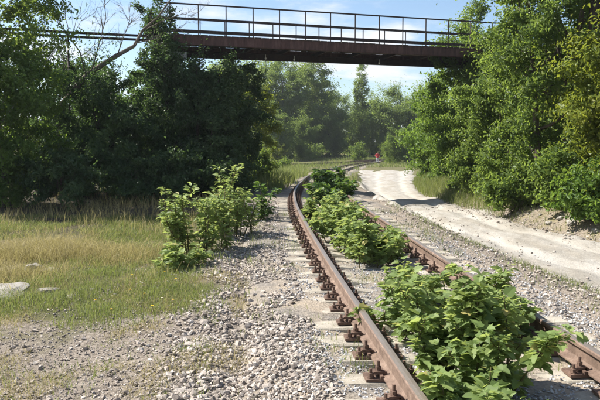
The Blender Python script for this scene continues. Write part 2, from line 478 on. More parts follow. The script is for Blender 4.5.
# ------------------------------------------------------------------ stones
ICO_V = []
ph = (1 + 5 ** .5) / 2
for a, b_ in ((-1, ph), (1, ph), (-1, -ph), (1, -ph)):
    ICO_V += [(a, b_, 0)]
for a, b_ in ((-1, ph), (1, ph), (-1, -ph), (1, -ph)):
    ICO_V += [(0, a, b_)]
for a, b_ in ((ph, -1), (ph, 1), (-ph, -1), (-ph, 1)):
    ICO_V += [(a, 0, b_)]
ICO_V = np.array(ICO_V, float); ICO_V /= np.linalg.norm(ICO_V[0])
ICO_T = np.array([[0,11,5],[0,5,1],[0,1,7],[0,7,10],[0,10,11],[1,5,9],[5,11,4],[11,10,2],[10,7,6],[7,1,8],[3,9,4],[3,4,2],[3,2,6],[3,6,8],[3,8,9],[4,9,5],[2,4,11],[6,2,10],[8,6,7],[9,8,1]])
def rand_rot(n):
    q = rng.normal(size=(n, 4)); q /= np.linalg.norm(q, axis=1)[:, None]
    w, x, y, z = q.T
    return np.stack([np.stack([1-2*(y*y+z*z), 2*(x*y-z*w), 2*(x*z+y*w)], -1), np.stack([2*(x*y+z*w), 1-2*(x*x+z*z), 2*(y*z-x*w)], -1), np.stack([2*(x*z-y*w), 2*(y*z+x*w), 1-2*(x*x+y*y)], -1)], 1)
OCT_V = np.array([[1, 0, 0], [-1, 0, 0], [0, 1, 0], [0, -1, 0], [0, 0, 1], [0, 0, -1.]])
OCT_T = np.array([[0, 2, 4], [2, 1, 4], [1, 3, 4], [3, 0, 4], [2, 0, 5], [1, 2, 5], [3, 1, 5], [0, 3, 5]])
def stone_cloud(mb, P, size, fine=False):
    if len(P) > 1:
        k = np.abs(P[:, 0]) < P[:, 1] * .47 + .5; P, size = P[k], size[k]
    bv, bt = (OCT_V, OCT_T) if fine else (ICO_V, ICO_T)
    n = len(P); nv = len(bv)
    V = bv[None] * rng.uniform(0.55 if fine else .5, 1.3, (n, nv, 1))
    V = V * (rng.uniform(0.6, 1.15, (n, 1, 3)))
    V = np.einsum('nij,nkj->nki', rand_rot(n), V)
    V[:, :, 2] *= 0.75
    V = V * size[:, None, None] / 2 * (1.15 if fine else 1) + P[:, None, :]
    T = bt[None] + (np.arange(n) * nv)[:, None, None]
    mb.add(V.reshape(-1, 3), T.reshape(-1, 3), a=np.repeat(rng.uniform(0, 1, n), nv))
def scatter(n, y0, y1, u0, u1, power=1.6):
    """positions along the track, denser near the camera"""
    t = rng.uniform(0, 1, n); y = (y0 ** (1 - power) + t * (y1 ** (1 - power) - y0 ** (1 - power))) ** (1 / (1 - power))
    u = rng.uniform(u0, u1, n)
    return tcx(y) + u, y, u
mb = MB()
x, y, u = scatter(22000, 3.6, 20, -2.95, -1.24)
keep = (fbm(x, y, 1.3, 51) > .34) & (rng.uniform(0, 1, len(x)) > smooth(-u, 2.2, 2.75) * .85)
x, y, u = x[keep], y[keep], u[keep]
s = np.clip(rng.lognormal(math.log(.034), .40, len(x)), .014, .08) * (0.85 + 0.012 * y)
zb = np.maximum(bed_z(x, y), gz(x, y)) + s * .12
nr = y < 8.5
stone_cloud(mb, np.stack([x, y, zb], 1)[nr], s[nr]); stone_cloud(mb, np.stack([x, y, zb], 1)[~nr], s[~nr], True)
x, y, u = scatter(2600, 4.6, 18, 1.2, 2.5)
s = np.clip(rng.lognormal(math.log(.036), .35, len(x)), .018, .08)
stone_cloud(mb, np.stack([x, y, np.maximum(bed_z(x, y), gz(x, y)) + s * .12], 1), s)
o = mb.build('loose_ballast', MT['stone'], ballast, kind='stuff')
mb = MB()
x, y, u = scatter(20000, 3.6, 14, -1.5, 1.95, 1.8)
keep = (fbm(x, y, 1.1, 55) > .34)
x, y, u = x[keep], y[keep], u[keep]
s = rng.uniform(.014, .032, len(x))
stone_cloud(mb, np.stack([x, y, np.maximum(bed_z(x, y), gz(x, y)) + s * .2], 1), s, True)
mb.build('fine_gravel', MT['chip'], ballast, kind='stuff')
# gravelly soil left of the track and along the road
mb = MB()
n = 34000
y = 3.9 + rng.uniform(0, 1, n) ** 1.5 * 6.5; x = -rng.uniform(0.6, 4.2, n) * (0.55 + y / 9) + rng.normal(0, .2, n)
keep = (x - tcx(y) < -2.1) & (fbm(x, y, .9, 61) > .36 + .25 * smooth(y, 6, 9)); x, y = x[keep], y[keep]
s = np.clip(rng.lognormal(math.log(.0145), .5, len(x)), .007, .075)
stone_cloud(mb, np.stack([x, y, gz(x, y) + s * .15], 1), s, True)
n = 3200
y = rng.uniform(8, 24, n); t = rng.uniform(0, 1, n); x = np.where(t < .45, road_l(y) + rng.normal(-.3, .45, n), np.where(t < .9, road_r(y) + rng.normal(.2, .3, n), road_l(y) + (road_r(y) - road_l(y)) * rng.uniform(0, 1, n)))
s = np.clip(rng.lognormal(math.log(.03), .5, n), .012, .10)
stone_cloud(mb, np.stack([x, y, gz(x, y) + .085 * smooth(x, road_l(y) - .4, road_l(y)) * (1 - smooth(x, road_r(y), road_r(y) + .4)) + s * .2], 1), s)
mb.build('scattered_gravel', MT['stone'], ground, kind='stuff')
# the largest near stones one by one
stone_me = []
for k in range(10):
    q = MB(); stone_cloud(q, np.zeros((1, 3)), np.array([1.0])); stone_me.append(q.mesh('stone', MT['stone']))
x, y, u = scatter(280, 3.9, 8.0, -2.55, -1.45, 1.5)
for k in range(280):
    s = float(np.clip(rng.lognormal(math.log(.066), .22), .05, .11))
    z = float(max(bed_z(x[k], y[k]), gz(x[k], y[k])))
    link_mesh('stone', stone_me[k % 10], ballast, (x[k], y[k], z + s * .13), tuple(rng.uniform(-.5, .5, 2)) + (rng.uniform(0, 6.28),), (s, s, s))

# ------------------------------------------------------------------ railway track
track = empty('railway_track', (float(tcx(4.0)), 4.0, float(prof(4.0))))
tag(track, 'rusty railway track on worn concrete sleepers curving away under the footbridge', 'railway track')
bpy.context.view_layer.update()
TI = track.matrix_world.inverted()
def under(o, parent):
    o.parent = parent; o.matrix_parent_inverse = TI
PROF = np.array([[-.075, 0], [.075, 0], [.075, .011], [.02, .027], [.009, .045], [.008, .125], [.014, .137], [.036, .143], [.0365, .168], [.028, .178], [0, .180],
                 [-.028, .178], [-.0365, .168], [-.036, .143], [-.014, .137], [-.008, .125], [-.009, .045], [-.02, .027], [-.075, .011]])
PA = np.array([0, 0, 0, 0, 0, 0, 0, 0, .4, 1, 1, 1, .4, 0, 0, 0, 0, 0, 0.])
def rail_mesh(cxf, off, y0, y1, zoff):
    ys = np.concatenate([np.arange(y0, min(y1, 40), .25), np.arange(40, y1, 1.0)]) if y0 < 40 else np.arange(y0, y1, 1.0)
    d = (cxf(ys + .2) - cxf(ys - .2)) / .4
    nrm = np.stack([np.ones_like(d), -d], 1) / np.sqrt(1 + d * d)[:, None]
    px = cxf(ys) + nrm[:, 0] * off; py = ys + nrm[:, 1] * off; pz = prof(ys) + zoff
    K = len(PROF)
    V = np.stack([px[:, None] + nrm[:, :1] * PROF[None, :, 0], py[:, None] + nrm[:, 1:] * PROF[None, :, 0], pz[:, None] + PROF[None, :, 1]], -1).reshape(-1, 3)
    i = np.arange(len(ys) - 1)[:, None] * K; j = np.arange(K)[None]; k = (j + 1) % K
    A, B, C, D = (i + j).ravel(), (i + k).ravel(), (i + K + k).ravel(), (i + K + j).ravel()
    m_ = MB(); m_.add(V, np.concatenate([np.stack([A, B, C], 1), np.stack([A, C, D], 1)]), a=np.tile(PA, len(ys)))
    q = np.arange(1, K - 1)
    m_.t.append(np.stack([0 * q, q + 1, q], 1)); m_.m.append(np.zeros(len(q), np.int32))
    return m_
for sd in (-1, 1):
    o = rail_mesh(tcx, sd * 0.7965, 1.5, 128, 0.022).build('rail', MT['rail']); under(o, track)
# sleeper: tapered concrete beam, dished in the middle
def sleeper_mesh():
    xs = np.array([-1.35, -1.32, -1.0, -.55, -.3, .3, .55, 1.0, 1.32, 1.35])
    top = np.array([-.03, -.004, .0, -.004, -.045, -.045, -.004, 0, -.004, -.03])
    hw = np.array([.12, .133, .138, .135, .115, .115, .135, .138, .133, .12])
    V = []
    for x_, t_, w_ in zip(xs, top, hw):
        V += [(x_, -w_ - .02, -.2), (x_, -w_, t_ - .022), (x_, -w_ + .02, t_), (x_, w_ - .02, t_), (x_, w_, t_ - .022), (x_, w_ + .02, -.2)]
    K = 6; T = []
    for i in range(len(xs) - 1):
        for j in range(K):
            a_, b_ = i * K + j, i * K + (j + 1) % K
            T += [(a_, a_ + K, b_ + K), (a_, b_ + K, b_)]
    for j in range(1, K - 1): T += [(0, j, j + 1), ((len(xs) - 1) * K, (len(xs) - 1) * K + j + 1, (len(xs) - 1) * K + j)]
    V = np.array(V); V += rng.normal(0, .004, V.shape)
    q = MB(); q.add(V, T); return q.mesh('sleeper', MT['concrete'])
sl_me = [sleeper_mesh() for _ in range(4)]
def cyl(q, c, r, h, sides=6):
    tube(q, [(c[0], c[1], c[2]), (c[0], c[1], c[2] + h)], r, sides)
def fastener_mesh():
    q = MB()                                     # +x points away from the rail
    box(q, (.105, 0, .011), (.20, .16, .022))
    box(q, (.085, .0, .034), (.024, .16, .026))
    box(q, (.098, 0, .056), (.085, .07, .022)); box(q, (.055, 0, .048), (.03, .07, .02))
    cyl(q, (.100, 0, .02), .0125, .12, 8); cyl(q, (.100, 0, .068), .024, .03, 6); cyl(q, (.100, 0, .066), .03, .005, 8)
    cyl(q, (.165, .035, .02), .012, .075, 8); cyl(q, (.165, .035, .03), .024, .03, 6); cyl(q, (.165, .035, .021), .031, .01, 8)
    return q.mesh('fastener', MT['fast'])
fa_me = fastener_mesh()
yy = 2.6; k = 0
while yy < 46:
    d = float((tcx(yy + .2) - tcx(yy - .2)) / .4); ang = -math.atan(d)
    zz = float(prof(yy)); slope = float((prof(yy + .2) - prof(yy - .2)) / .4)
    jit = random.uniform(-.02, .02)
    so = link_mesh('sleeper', sl_me[k % 4], None, (float(tcx(yy)), yy, zz + random.uniform(-.012, .002)), (math.atan(slope), random.uniform(-.006, .006), ang + random.uniform(-.02, .02)))
    under(so, track)
    if yy < 36:
        for sd in (-1, 1):
            for side in (-1, 1):
                fo = link_mesh('fastener', fa_me, so, (sd * .7965, jit, .0), (0, 0, 0 if side > 0 else math.pi))
                fo.location.z = 0.006
                fo.rotation_euler.z += random.uniform(-.03, .03)
    yy += 0.505 + random.uniform(-.02, .02); k += 1

# the siding beyond the bend
scx = smoothed([60, 70, 84, 92, 100, 112, 140, 760], [-26, -14, .5, 5.5, 10.5, 20, 44, 600], 4)
sid = empty('railway_siding', (5.5, 92, float(prof(92))))
tag(sid, 'distant second railway track crossing the meadow near the person in red', 'railway track')
bpy.context.view_layer.update()
SI = sid.matrix_world.inverted()
for sd in (-1, 1):
    o = rail_mesh(scx, sd * .7965, 70, 124, .06).build('rail', MT['rail']); o.parent = sid; o.matrix_parent_inverse = SI

# ------------------------------------------------------------------ footbridge
BA = Vector((0.0, 26.0, 0)); BR = R(17.0)
bridge = empty('footbridge', BA, BR)
tag(bridge, 'rusty steel footbridge with thin railings spanning above the track and dirt road', 'footbridge')
T0, T1 = -5.25, 9.9           # along the axis
DW = 2.8                      # width
Z_G0, Z_G1 = 5.60, 5.94       # edge beam
def bpart(name, q, m, parent=bridge, smooth_=False): return q.build(name, m, parent, smooth_)
for yb in (0.0, DW):
    q = MB()
    # channel section: web with flanges
    sgn = 1 if yb == 0 else -1
    box(q, ((T0 + T1) / 2, yb, (Z_G0 + Z_G1) / 2), (T1 - T0, .02, Z_G1 - Z_G0))
    box(q, ((T0 + T1) / 2, yb + sgn * .055, Z_G1 - .012), (T1 - T0 - .004, .13, .02)); box(q, ((T0 + T1) / 2, yb + sgn * .055, Z_G0 + .012), (T1 - T0 - .004, .13, .02))
    g = bpart('edge_girder', q, MT['girder'])
    # stiffener plates
    for t in np.arange(T0 + 1.6, T1, 3.0):
        s = MB(); box(s, (t, yb - sgn * .018, (Z_G0 + Z_G1) / 2), (.22, .016, .31))
        for bx_ in (-.08, 0, .08):
            for bz_ in (-.11, 0, .11): tube(s, [(t + bx_, yb - sgn * .02, 5.76 + bz_), (t + bx_, yb - sgn * .04, 5.76 + bz_)], .016, 6)
        s.build('splice_plate', MT['girder'], g)
q = MB()
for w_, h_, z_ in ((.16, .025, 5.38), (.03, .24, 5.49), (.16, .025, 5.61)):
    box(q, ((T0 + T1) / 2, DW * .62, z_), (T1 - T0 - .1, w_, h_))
bpart('main_girder', q, MT['girdershade'])
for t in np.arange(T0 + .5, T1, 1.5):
    q = MB(); box(q, (t, DW / 2, 5.70), (.09, DW - .1, .13)); bpart('cross_beam', q, MT['girdershade'])
nb = int((T1 - T0) / .29)
bd_q = MB(); box(bd_q, (0, 0, 0), (.27, DW - .16, .045)); bd_me = bd_q.mesh('deck_board', MT['deck'])
for k in range(nb):
    link_mesh('deck_board', bd_me, bridge, (T0 + .15 + k * .29, DW / 2, 5.965 + random.uniform(-.006, .006)))
po_q = MB(); box(po_q, (0, 0, .545), (.035, .035, 1.09)); po_me = po_q.mesh('railing_post', MT['railing'])
for yb, ph0 in ((-.045, .35), (DW + .045, .85)):
    t = T0 + ph0
    while t < T1:
        link_mesh('railing_post', po_me, bridge, (t, yb, 5.95)); t += 1.02
    for nm, z_, w_, h_ in (('handrail', 7.04, .06, .05), ('mid_rail', 6.53, .045, .045), ('lower_rail', 6.08, .03, .10)):
        q = MB(); off = -.035 if yb < 0 else .035
        box(q, ((T0 + T1) / 2, yb + off, z_), (T1 - T0, w_ * .6, h_)); bpart(nm, q, MT['railing'])
for px_t in (-.95, .25, 4.0):
    q = MB(); cyl(q, (px_t, DW * .62 - .11, 5.47), .012, .12, 6); tube(q, [(px_t, DW * .62 - .11, 5.40), (px_t, DW * .62 - .11, 5.44), (px_t, DW * .62 - .11, 5.48)], [.025, .038, .025], 8)
    bpart('insulator', q, MT['white'], smooth_=True)
# piers at both ends
def pier(t, w=1.1):
    q = MB(); p = bridge.matrix_world if False else Matrix.Translation(BA) @ Matrix.Rotation(BR, 4, 'Z')
    base = p @ Vector((t, DW / 2, 0)); zb = float(gz(base.x, base.y)) - .4
    box(q, (t, DW / 2, (zb + 5.1) / 2), (w * .8, DW * .75, 5.1 - zb)); box(q, (t, DW / 2, 5.205), (w, DW + .5, .206))
    return bpart('pier', q, MT['pier'])
pier(T0 + .35); pier(T1 - .45, 1.3)
# pipe run continuing to the left
pr = empty('pipe_run', BA + Vector((-5.4 * math.cos(BR), -5.4 * math.sin(BR), 0)), BR)
tag(pr, 'pair of dark pipes continuing from the footbridge end past the bare leaning tree', 'pipe')
for dz, dy in ((5.84, .0), (5.70, .02)):
    q = MB(); tube(q, [(0.1, dy, dz), (-3, dy, dz + .0), (-6, dy, dz + .03), (-11, dy, dz + .03)], .047, 8); q.build('pipe', MT['railing'], pr, True)
for t in (-.6, -3.0, -5.6, -8.4):
    q = MB(); box(q, (t, .01, 5.77), (.03, .13, .30)); q.build('clamp', MT['railing'], pr)
bw = Matrix.Translation(pr.location) @ Matrix.Rotation(BR, 4, 'Z')
for t in (-3.0, -8.4):
    w_ = bw @ Vector((t, .01, 0)); zb = float(gz(w_.x, w_.y)) - .3
    q = MB(); tube(q, [(t, .12, zb), (t, .12, 5.8)], .035, 6); q.build('support_post', MT['railing'], pr, True)

# ------------------------------------------------------------------ foliage
def leaf_quads(mb, P, Nrm, size, a, aspect=.55, fold=.18):
    """rhombic folded leaves (2 triangles each)"""
    n = len(P)
    r = rng.normal(size=(n, 3)); ax = r - (r * Nrm).sum(1)[:, None] * Nrm
    ax[:, 2] -= .25; ax /= np.linalg.norm(ax, axis=1)[:, None] + 1e-9
    sd = np.cross(Nrm, ax); sd /= np.linalg.norm(sd, axis=1)[:, None] + 1e-9
    s = size[:, None]
    b = P - ax * s * .5; t = P + ax * s * .5 - Nrm * s * .12
    l = P - sd * s * aspect * .5 + Nrm * s * fold - ax * s * .06; r_ = P + sd * s * aspect * .5 + Nrm * s * fold - ax * s * .06
    V = np.stack([b, l, t, r_], 1).reshape(-1, 3)
    i = np.arange(n) * 4
    T = np.concatenate([np.stack([i, i + 3, i + 2], 1), np.stack([i, i + 2, i + 1], 1)])
    mb.add(V, T, a=np.repeat(a, 4))

def clumps(n, c, rad, lo=.45, flat_bottom=.0, seed=0):
    d = rng.normal(size=(n, 3)); d /= np.linalg.norm(d, axis=1)[:, None]
    lump = .68 + .66 * vnoise(d[:, 0] * 1.3 + d[:, 2], d[:, 1] * 1.3 - d[:, 2] * .7, 1.5, 70 + seed)
    rr = (lo ** 3 + rng.uniform(0, 1, n) * (1 - lo ** 3)) ** (1 / 3) * lump
    return np.asarray(c) + d * rr[:, None] * np.asarray(rad)

def crown(parent, C, cr, nleaf, size, m, droop=.0, name='crown', zmin=None):
    """leaf clumps round the centres C (local coordinates)"""
    n = len(C); idx = rng.integers(0, n, nleaf)
    crn = rng.uniform(.65, 1.35, n) * cr
    dirs = C - C.mean(0); dirs /= np.linalg.norm(dirs, axis=1)[:, None] + 1e-6
    dirs = dirs + rng.normal(0, .55, dirs.shape); dirs[:, 2] -= .15; dirs /= np.linalg.norm(dirs, axis=1)[:, None]
    off = rng.normal(size=(nleaf, 3)); off /= np.linalg.norm(off, axis=1)[:, None]
    off *= (rng.uniform(0, 1, nleaf) ** .6)[:, None] * crn[idx][:, None] * .72
    off[:, 2] *= .7
    off += dirs[idx] * (rng.uniform(-1, 1.15, nleaf) * crn[idx])[:, None]
    stray = rng.uniform(0, 1, nleaf) < .10
    off[stray] *= 1.75
    P = C[idx] + off
    if zmin is not None: P[:, 2] = np.where(P[:, 2] < zmin, zmin + rng.uniform(0, .5, nleaf), P[:, 2])
    mid = C.mean(0)
    o_ = P - mid; o_ /= np.linalg.norm(o_, axis=1)[:, None] + 1e-6
    N = .45 * o_ + .55 * off / (crn[idx][:, None]) + rng.normal(0, .42, (nleaf, 3)) + np.array([0, 0, .5])
    N /= np.linalg.norm(N, axis=1)[:, None]
    ck = rng.uniform(0, 1, n)
    a = np.clip(.5 * ck[idx] + .5 * rng.uniform(0, 1, nleaf), 0, 1)
    q = MB(); leaf_quads(q, P, N, size * rng.uniform(.65, 1.35, nleaf), a)
    return q.build(name, m, parent, kind='stuff')

def trunk(parent, h, r0, C, m, nl=10, lean=(0, 0), stems=1, name='trunk'):
    q = MB(); first = None
    for s in range(stems):
        sp = rng.normal(0, .22 * r0 * 8, 2) if stems > 1 else np.zeros(2)
        k = 7; t = np.linspace(0, 1, k)
        wob = np.cumsum(rng.normal(0, .03 * h / 6, (k, 2)), 0); wob[0] = 0
        pts = np.stack([t * (lean[0] + sp[0] * 2) + wob[:, 0] + sp[0] * .5, t * (lean[1] + sp[1] * 2) + wob[:, 1] + sp[1] * .5, -.25 + t * (h + .25)], 1)
        rad = r0 * (1 - .8 * t) * np.where(t < .05, 1.35, 1) * (1 if stems == 1 else .7)
        b = tube(q, pts, rad, 8, attach=first)
        first = b if first is None else first
        for i in rng.choice(len(C), min(nl, len(C)), replace=False):
            e = C[i]; hz = np.clip(e[2] * rng.uniform(.45, .75), .15 * h, .85 * h)
            f = hz / h; kk = min(int(f * (k - 1)), k - 2); ff = f * (k - 1) - kk
            st = pts[kk] * (1 - ff) + pts[kk + 1] * ff
            mid = (st + e) / 2 + np.array([0, 0, -.08 * h * rng.uniform(-.2, 1)]) + rng.normal(0, .05, 3)
            rr = r0 * (1 - .8 * f) * .5
            tube(q, [st, st * .5 + mid * .5 + rng.normal(0, .03, 3), mid, e], [rr, rr * .75, rr * .5, rr * .16], 5, attach=b + kk * 8)
    return q.build(name, m, parent, True)

def tree(name, label, x, y, h, rad, leaf, nleaf, size, bark='bark', base=.05, ncl=60, cr=.5, cat='tree', group=None, lean=(0, 0), stems=1, r0=None, lo=.5, z=None, seed=0, wide=1.0):
    """a broadleaf tree: crown from base*h to h"""
    global rng
    rng = np.random.default_rng(1000 + seed)
    zz = float(gz(x, y)) if z is None else z
    root = empty(name, (x, y, zz)); tag(root, label, cat, group)
    z0 = base * h
    ncl = int(ncl * 1.25); cr = cr * .86
    C = clumps(ncl, (lean[0] * .6, lean[1] * .6, (h + z0) / 2), (rad, rad * wide, (h - z0) / 2), lo, seed=seed)
    nleaf = int(nleaf * .82); size *= 1.07
    trunk(root, h * .88, r0 or h * .016, C, MT[bark], 12, lean, stems)
    crown(root, C, cr, nleaf, size, MT[leaf], zmin=.05)
    return root

# --- roadside trees on the right
grp = 'leafy trees along the right side of the dirt road'
tree('roadside_tree', 'tall leafy green maple beside the rubble edge of the dirt road', 6.85, 18.3, 9.0, 1.7, 'leaf_mid', 56000, .105, ncl=120, cr=.52, base=.03, group=grp, stems=2, seed=1)
tree('roadside_tree', 'tall loose-crowned green tree hiding the right end of the footbridge', 7.85, 20.8, 9.8, 1.7, 'leaf_mid', 42000, .105, ncl=95, cr=.5, base=.1, group=grp, seed=2)
tree('roadside_tree', 'bushy bright green tree hanging over the dirt road under the footbridge', 6.9, 22.8, 5.0, 1.75, 'leaf_mid', 42000, .10, ncl=80, cr=.5, base=.02, group=grp, stems=2, seed=3)
tree('roadside_tree', 'round bright green tree at the bend of the dirt road', 7.2, 29.5, 5.9, 2.0, 'leaf_bright', 38000, .11, ncl=80, cr=.52, base=.02, group=grp, stems=2, seed=4)
tree('roadside_tree', 'light green tree rising above the footbridge railing', 8.4, 34.0, 8.9, 1.9, 'leaf_mid', 26000, .13, ncl=70, cr=.55, base=.1, group=grp, seed=5)
tree('roadside_tree', 'lighter green tree farthest along the dirt road past its bend', 8.6, 43.0, 6.2, 2.1, 'leaf_bright', 14000, .18, ncl=60, cr=.6, base=.02, group=grp, stems=2, seed=6)
tree('roadside_tree', 'yellowish green bushy tree in front of the dark pole', 7.5, 15.5, 5.0, 1.2, 'leaf_yel', 32000, .10, ncl=70, cr=.48, base=.02, group=grp, stems=2, seed=7)
tree('roadside_tree', 'dark leafy tree behind the tall roadside maple', 10.4, 22.5, 7.0, 2.0, 'leaf_mid', 30000, .12, ncl=80, cr=.55, base=.05, group=grp, seed=8)
tree('roadside_tree', 'dense green tree filling the gap behind the footbridge pier', 9.4, 27.0, 6.3, 2.3, 'leaf_mid', 18000, .16, ncl=80, cr=.55, base=.02, group=grp, seed=9)
tree('roadside_tree', 'green tree in the shade behind the bend of the dirt road', 11.0, 38.0, 6.5, 2.6, 'leaf_mid', 14000, .19, ncl=70, cr=.6, base=.02, group=grp, seed=10)
grp2 = 'low shrubs at the foot of the roadside trees'
for k, (x, y, h, r, lf, lb) in enumerate([
        (6.75, 15.3, 1.5, .75, 'leaf_bright', 'low bright green shrub at the rubble edge under the tall maple'),
        (7.7, 14.6, 2.1, .9, 'leaf_yel', 'low yellow-green shrub at the rubble edge below the yellowish tree'),
        (6.0, 18.6, 1.3, .6, 'leaf_mid', 'small shaded shrub where the grass bank meets the rubble edge'),
        (6.6, 26.0, 1.6, .9, 'leaf_mid', 'shaded shrub on the grass bank beside the road under the footbridge'),
        (6.75, 16.9, 2.0, .75, 'leaf_mid', 'leafy green shrub hiding the foot of the utility pole'),
        (6.35, 20.3, 1.8, .8, 'leaf_mid', 'leafy shrub leaning over the bank between two roadside trees'),
        (6.2, 23.4, 1.5, .8, 'leaf_mid', 'shrub on the bank at the shadow of the footbridge'),
        (7.2, 33.5, 1.7, 1.0, 'leaf_bright', 'sunlit shrub at the outer bend of the dirt road')]):
    tree('roadside_shrub', lb, x, y, h, r, lf, 5200, .11, ncl=30, cr=.34, base=.0, cat='shrub', group=grp2, stems=3, r0=.02, lo=.3, seed=20 + k)

# utility pole on the right
pole = empty('utility_pole', (7.35, 17.0, float(gz(7.35, 17.0)))); tag(pole, 'dark wooden utility pole rising out of the roadside trees', 'pole')
q = MB(); tube(q, [(0, 0, -.4), (0, 0, 4), (.03, 0, 9.6)], [.16, .145, .115], 10); q.build('shaft', MT['barkdark'], pole, True)
q = MB(); box(q, (0, -.16, 9.0), (1.5, .09, .1)); q.build('crossarm', MT['barkdark'], pole)
for xx in (-.6, .6):
    q = MB(); tube(q, [(xx, -.16, 9.05), (xx, -.16, 9.14), (xx, -.16, 9.2)], [.02, .045, .03], 8); q.build('insulator', MT['white'], pole, True)

# --- left thicket
grp3 = 'dark trees of the left thicket'
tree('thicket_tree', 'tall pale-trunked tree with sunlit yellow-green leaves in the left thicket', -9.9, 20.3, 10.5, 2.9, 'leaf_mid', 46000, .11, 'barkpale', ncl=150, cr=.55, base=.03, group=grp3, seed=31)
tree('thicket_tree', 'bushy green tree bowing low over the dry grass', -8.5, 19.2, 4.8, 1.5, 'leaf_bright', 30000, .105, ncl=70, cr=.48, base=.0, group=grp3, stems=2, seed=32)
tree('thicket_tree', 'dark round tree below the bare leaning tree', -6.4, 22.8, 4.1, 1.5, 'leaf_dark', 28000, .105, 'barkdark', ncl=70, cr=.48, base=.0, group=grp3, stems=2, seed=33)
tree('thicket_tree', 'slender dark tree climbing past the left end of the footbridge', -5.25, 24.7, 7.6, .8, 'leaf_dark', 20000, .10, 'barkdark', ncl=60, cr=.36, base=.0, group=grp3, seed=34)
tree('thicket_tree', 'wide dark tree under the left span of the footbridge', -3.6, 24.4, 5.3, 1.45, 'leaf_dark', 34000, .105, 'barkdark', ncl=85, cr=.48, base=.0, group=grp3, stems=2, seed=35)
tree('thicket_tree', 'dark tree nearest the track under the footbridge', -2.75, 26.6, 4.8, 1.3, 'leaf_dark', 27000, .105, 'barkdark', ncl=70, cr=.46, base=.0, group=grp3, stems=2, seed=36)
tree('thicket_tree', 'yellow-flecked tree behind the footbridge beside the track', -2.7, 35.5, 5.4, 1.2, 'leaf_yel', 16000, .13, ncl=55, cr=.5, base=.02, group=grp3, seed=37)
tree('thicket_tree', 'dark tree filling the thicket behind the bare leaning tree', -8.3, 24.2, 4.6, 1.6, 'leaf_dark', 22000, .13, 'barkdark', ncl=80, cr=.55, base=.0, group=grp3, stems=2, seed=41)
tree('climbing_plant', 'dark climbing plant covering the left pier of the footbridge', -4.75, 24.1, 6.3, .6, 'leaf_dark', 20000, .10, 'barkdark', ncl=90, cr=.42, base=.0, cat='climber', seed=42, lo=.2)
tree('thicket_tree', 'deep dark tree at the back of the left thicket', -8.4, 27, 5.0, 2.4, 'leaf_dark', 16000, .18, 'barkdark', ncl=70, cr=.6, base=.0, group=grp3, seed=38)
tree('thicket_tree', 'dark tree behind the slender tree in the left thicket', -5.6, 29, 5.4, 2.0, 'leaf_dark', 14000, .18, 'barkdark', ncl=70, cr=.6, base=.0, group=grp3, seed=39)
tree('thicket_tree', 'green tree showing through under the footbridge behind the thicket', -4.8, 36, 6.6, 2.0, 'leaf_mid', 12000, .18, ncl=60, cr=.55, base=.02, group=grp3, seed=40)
for k, (x, y, h, r, lf, lb) in enumerate([
        (-5.2, 21.2, 1.5, .9, 'leaf_dark', 'low dark shrub in front of the round thicket tree'),
        (-4.0, 22.0, 1.7, .9, 'leaf_dark', 'low dark shrub at the shaded foot of the slender tree'),
        (-2.5, 22.6, 1.5, .8, 'leaf_dark', 'shaded shrub beside the track before the thicket'),
        (-6.9, 19.4, 1.7, .9, 'leaf_dark', 'dark shrub behind the dry grass at the thicket edge'),
        (-1.9, 30.5, 1.4, .8, 'leaf_mid', 'green shrub at the track edge beyond the footbridge'),
        (-2.6, 34.5, 1.5, .9, 'leaf_bright', 'sunlit shrub beside the track past the footbridge')]):
    tree('thicket_shrub', lb, x, y, h, r, lf, 6500, .11, ncl=34, cr=.34, base=.0, cat='shrub', group='low shrubs along the thicket edge', stems=3, r0=.02, lo=.3, seed=50 + k)

# bare leaning tree above the thicket
def at(px, py, Yd):
    el = math.atan((200 - py) / 670) - R(PITCH)
    dep = Yd
    sc_ = dep / (math.cos(R(PITCH)) + math.sin(R(PITCH)) * (200 - py) / 670)   # distance along the view axis
    return np.array([(px - 300) / 670 * sc_, Yd, CAM_Z + Yd * math.tan(el)])
bt0 = at(52, 190, 23.5)
bt0[2] = float(gz(bt0[0], bt0[1]))
bare = empty('bare_tree', bt0); tag(bare, 'bare dead tree leaning right over the dark thicket', 'tree')
q = MB()
path = [(52, 200), (62, 104), (88, 74), (116, 56), (134, 46), (143, 30), (158, 17), (173, -4)]
P = np.array([at(a_, b_, 23.5 + .05 * i) for i, (a_, b_) in enumerate(path)]) - bt0; P[0] = (0, 0, -.3)
rd = [.12, .11, .095, .078, .06, .045, .034, .022]
tb = tube(q, P, rd, 8)
def twig(pix, r, dep, att, depth=0):
    pts = np.array([at(a_, b_, dep + .12 * i) for i, (a_, b_) in enumerate(pix)]) - bt0
    b = tube(q, pts, np.linspace(r, r * .25, len(pts)), 5, attach=att)
    if depth < 3:
        for k in range(2 if depth else 9):
            i = rng.integers(0, len(pts) - 1); f = rng.uniform(.2, 1); st = pts[i] * (1 - f) + pts[i + 1] * f
            d = pts[-1] - pts[0]; ln = np.linalg.norm(d); d = d / ln + rng.normal(0, .5, 3) + np.array([0, 0, .25]); d /= np.linalg.norm(d)
            l_ = ln * rng.uniform(.25, .55)
            sub(st, d, l_, r * .45, b + i * 5, depth + 1)
def sub(st, d, l_, r, att, depth):
    pts = [st]; dd = d.copy()
    for k in range(4):
        dd = dd + rng.normal(0, .18, 3) + np.array([0, 0, .04]); dd /= np.linalg.norm(dd); pts.append(pts[-1] + dd * l_ / 4)
    b = tube(q, pts, np.linspace(r, r * .3, 5), 4, attach=att)
    if depth < 3 and r > .004:
        for k in range(3):
            i = rng.integers(1, 4); d2 = dd + rng.normal(0, .6, 3); d2 /= np.linalg.norm(d2)
            sub(pts[i], d2, l_ * rng.uniform(.4, .7), r * .5, b + i * 4, depth + 1)
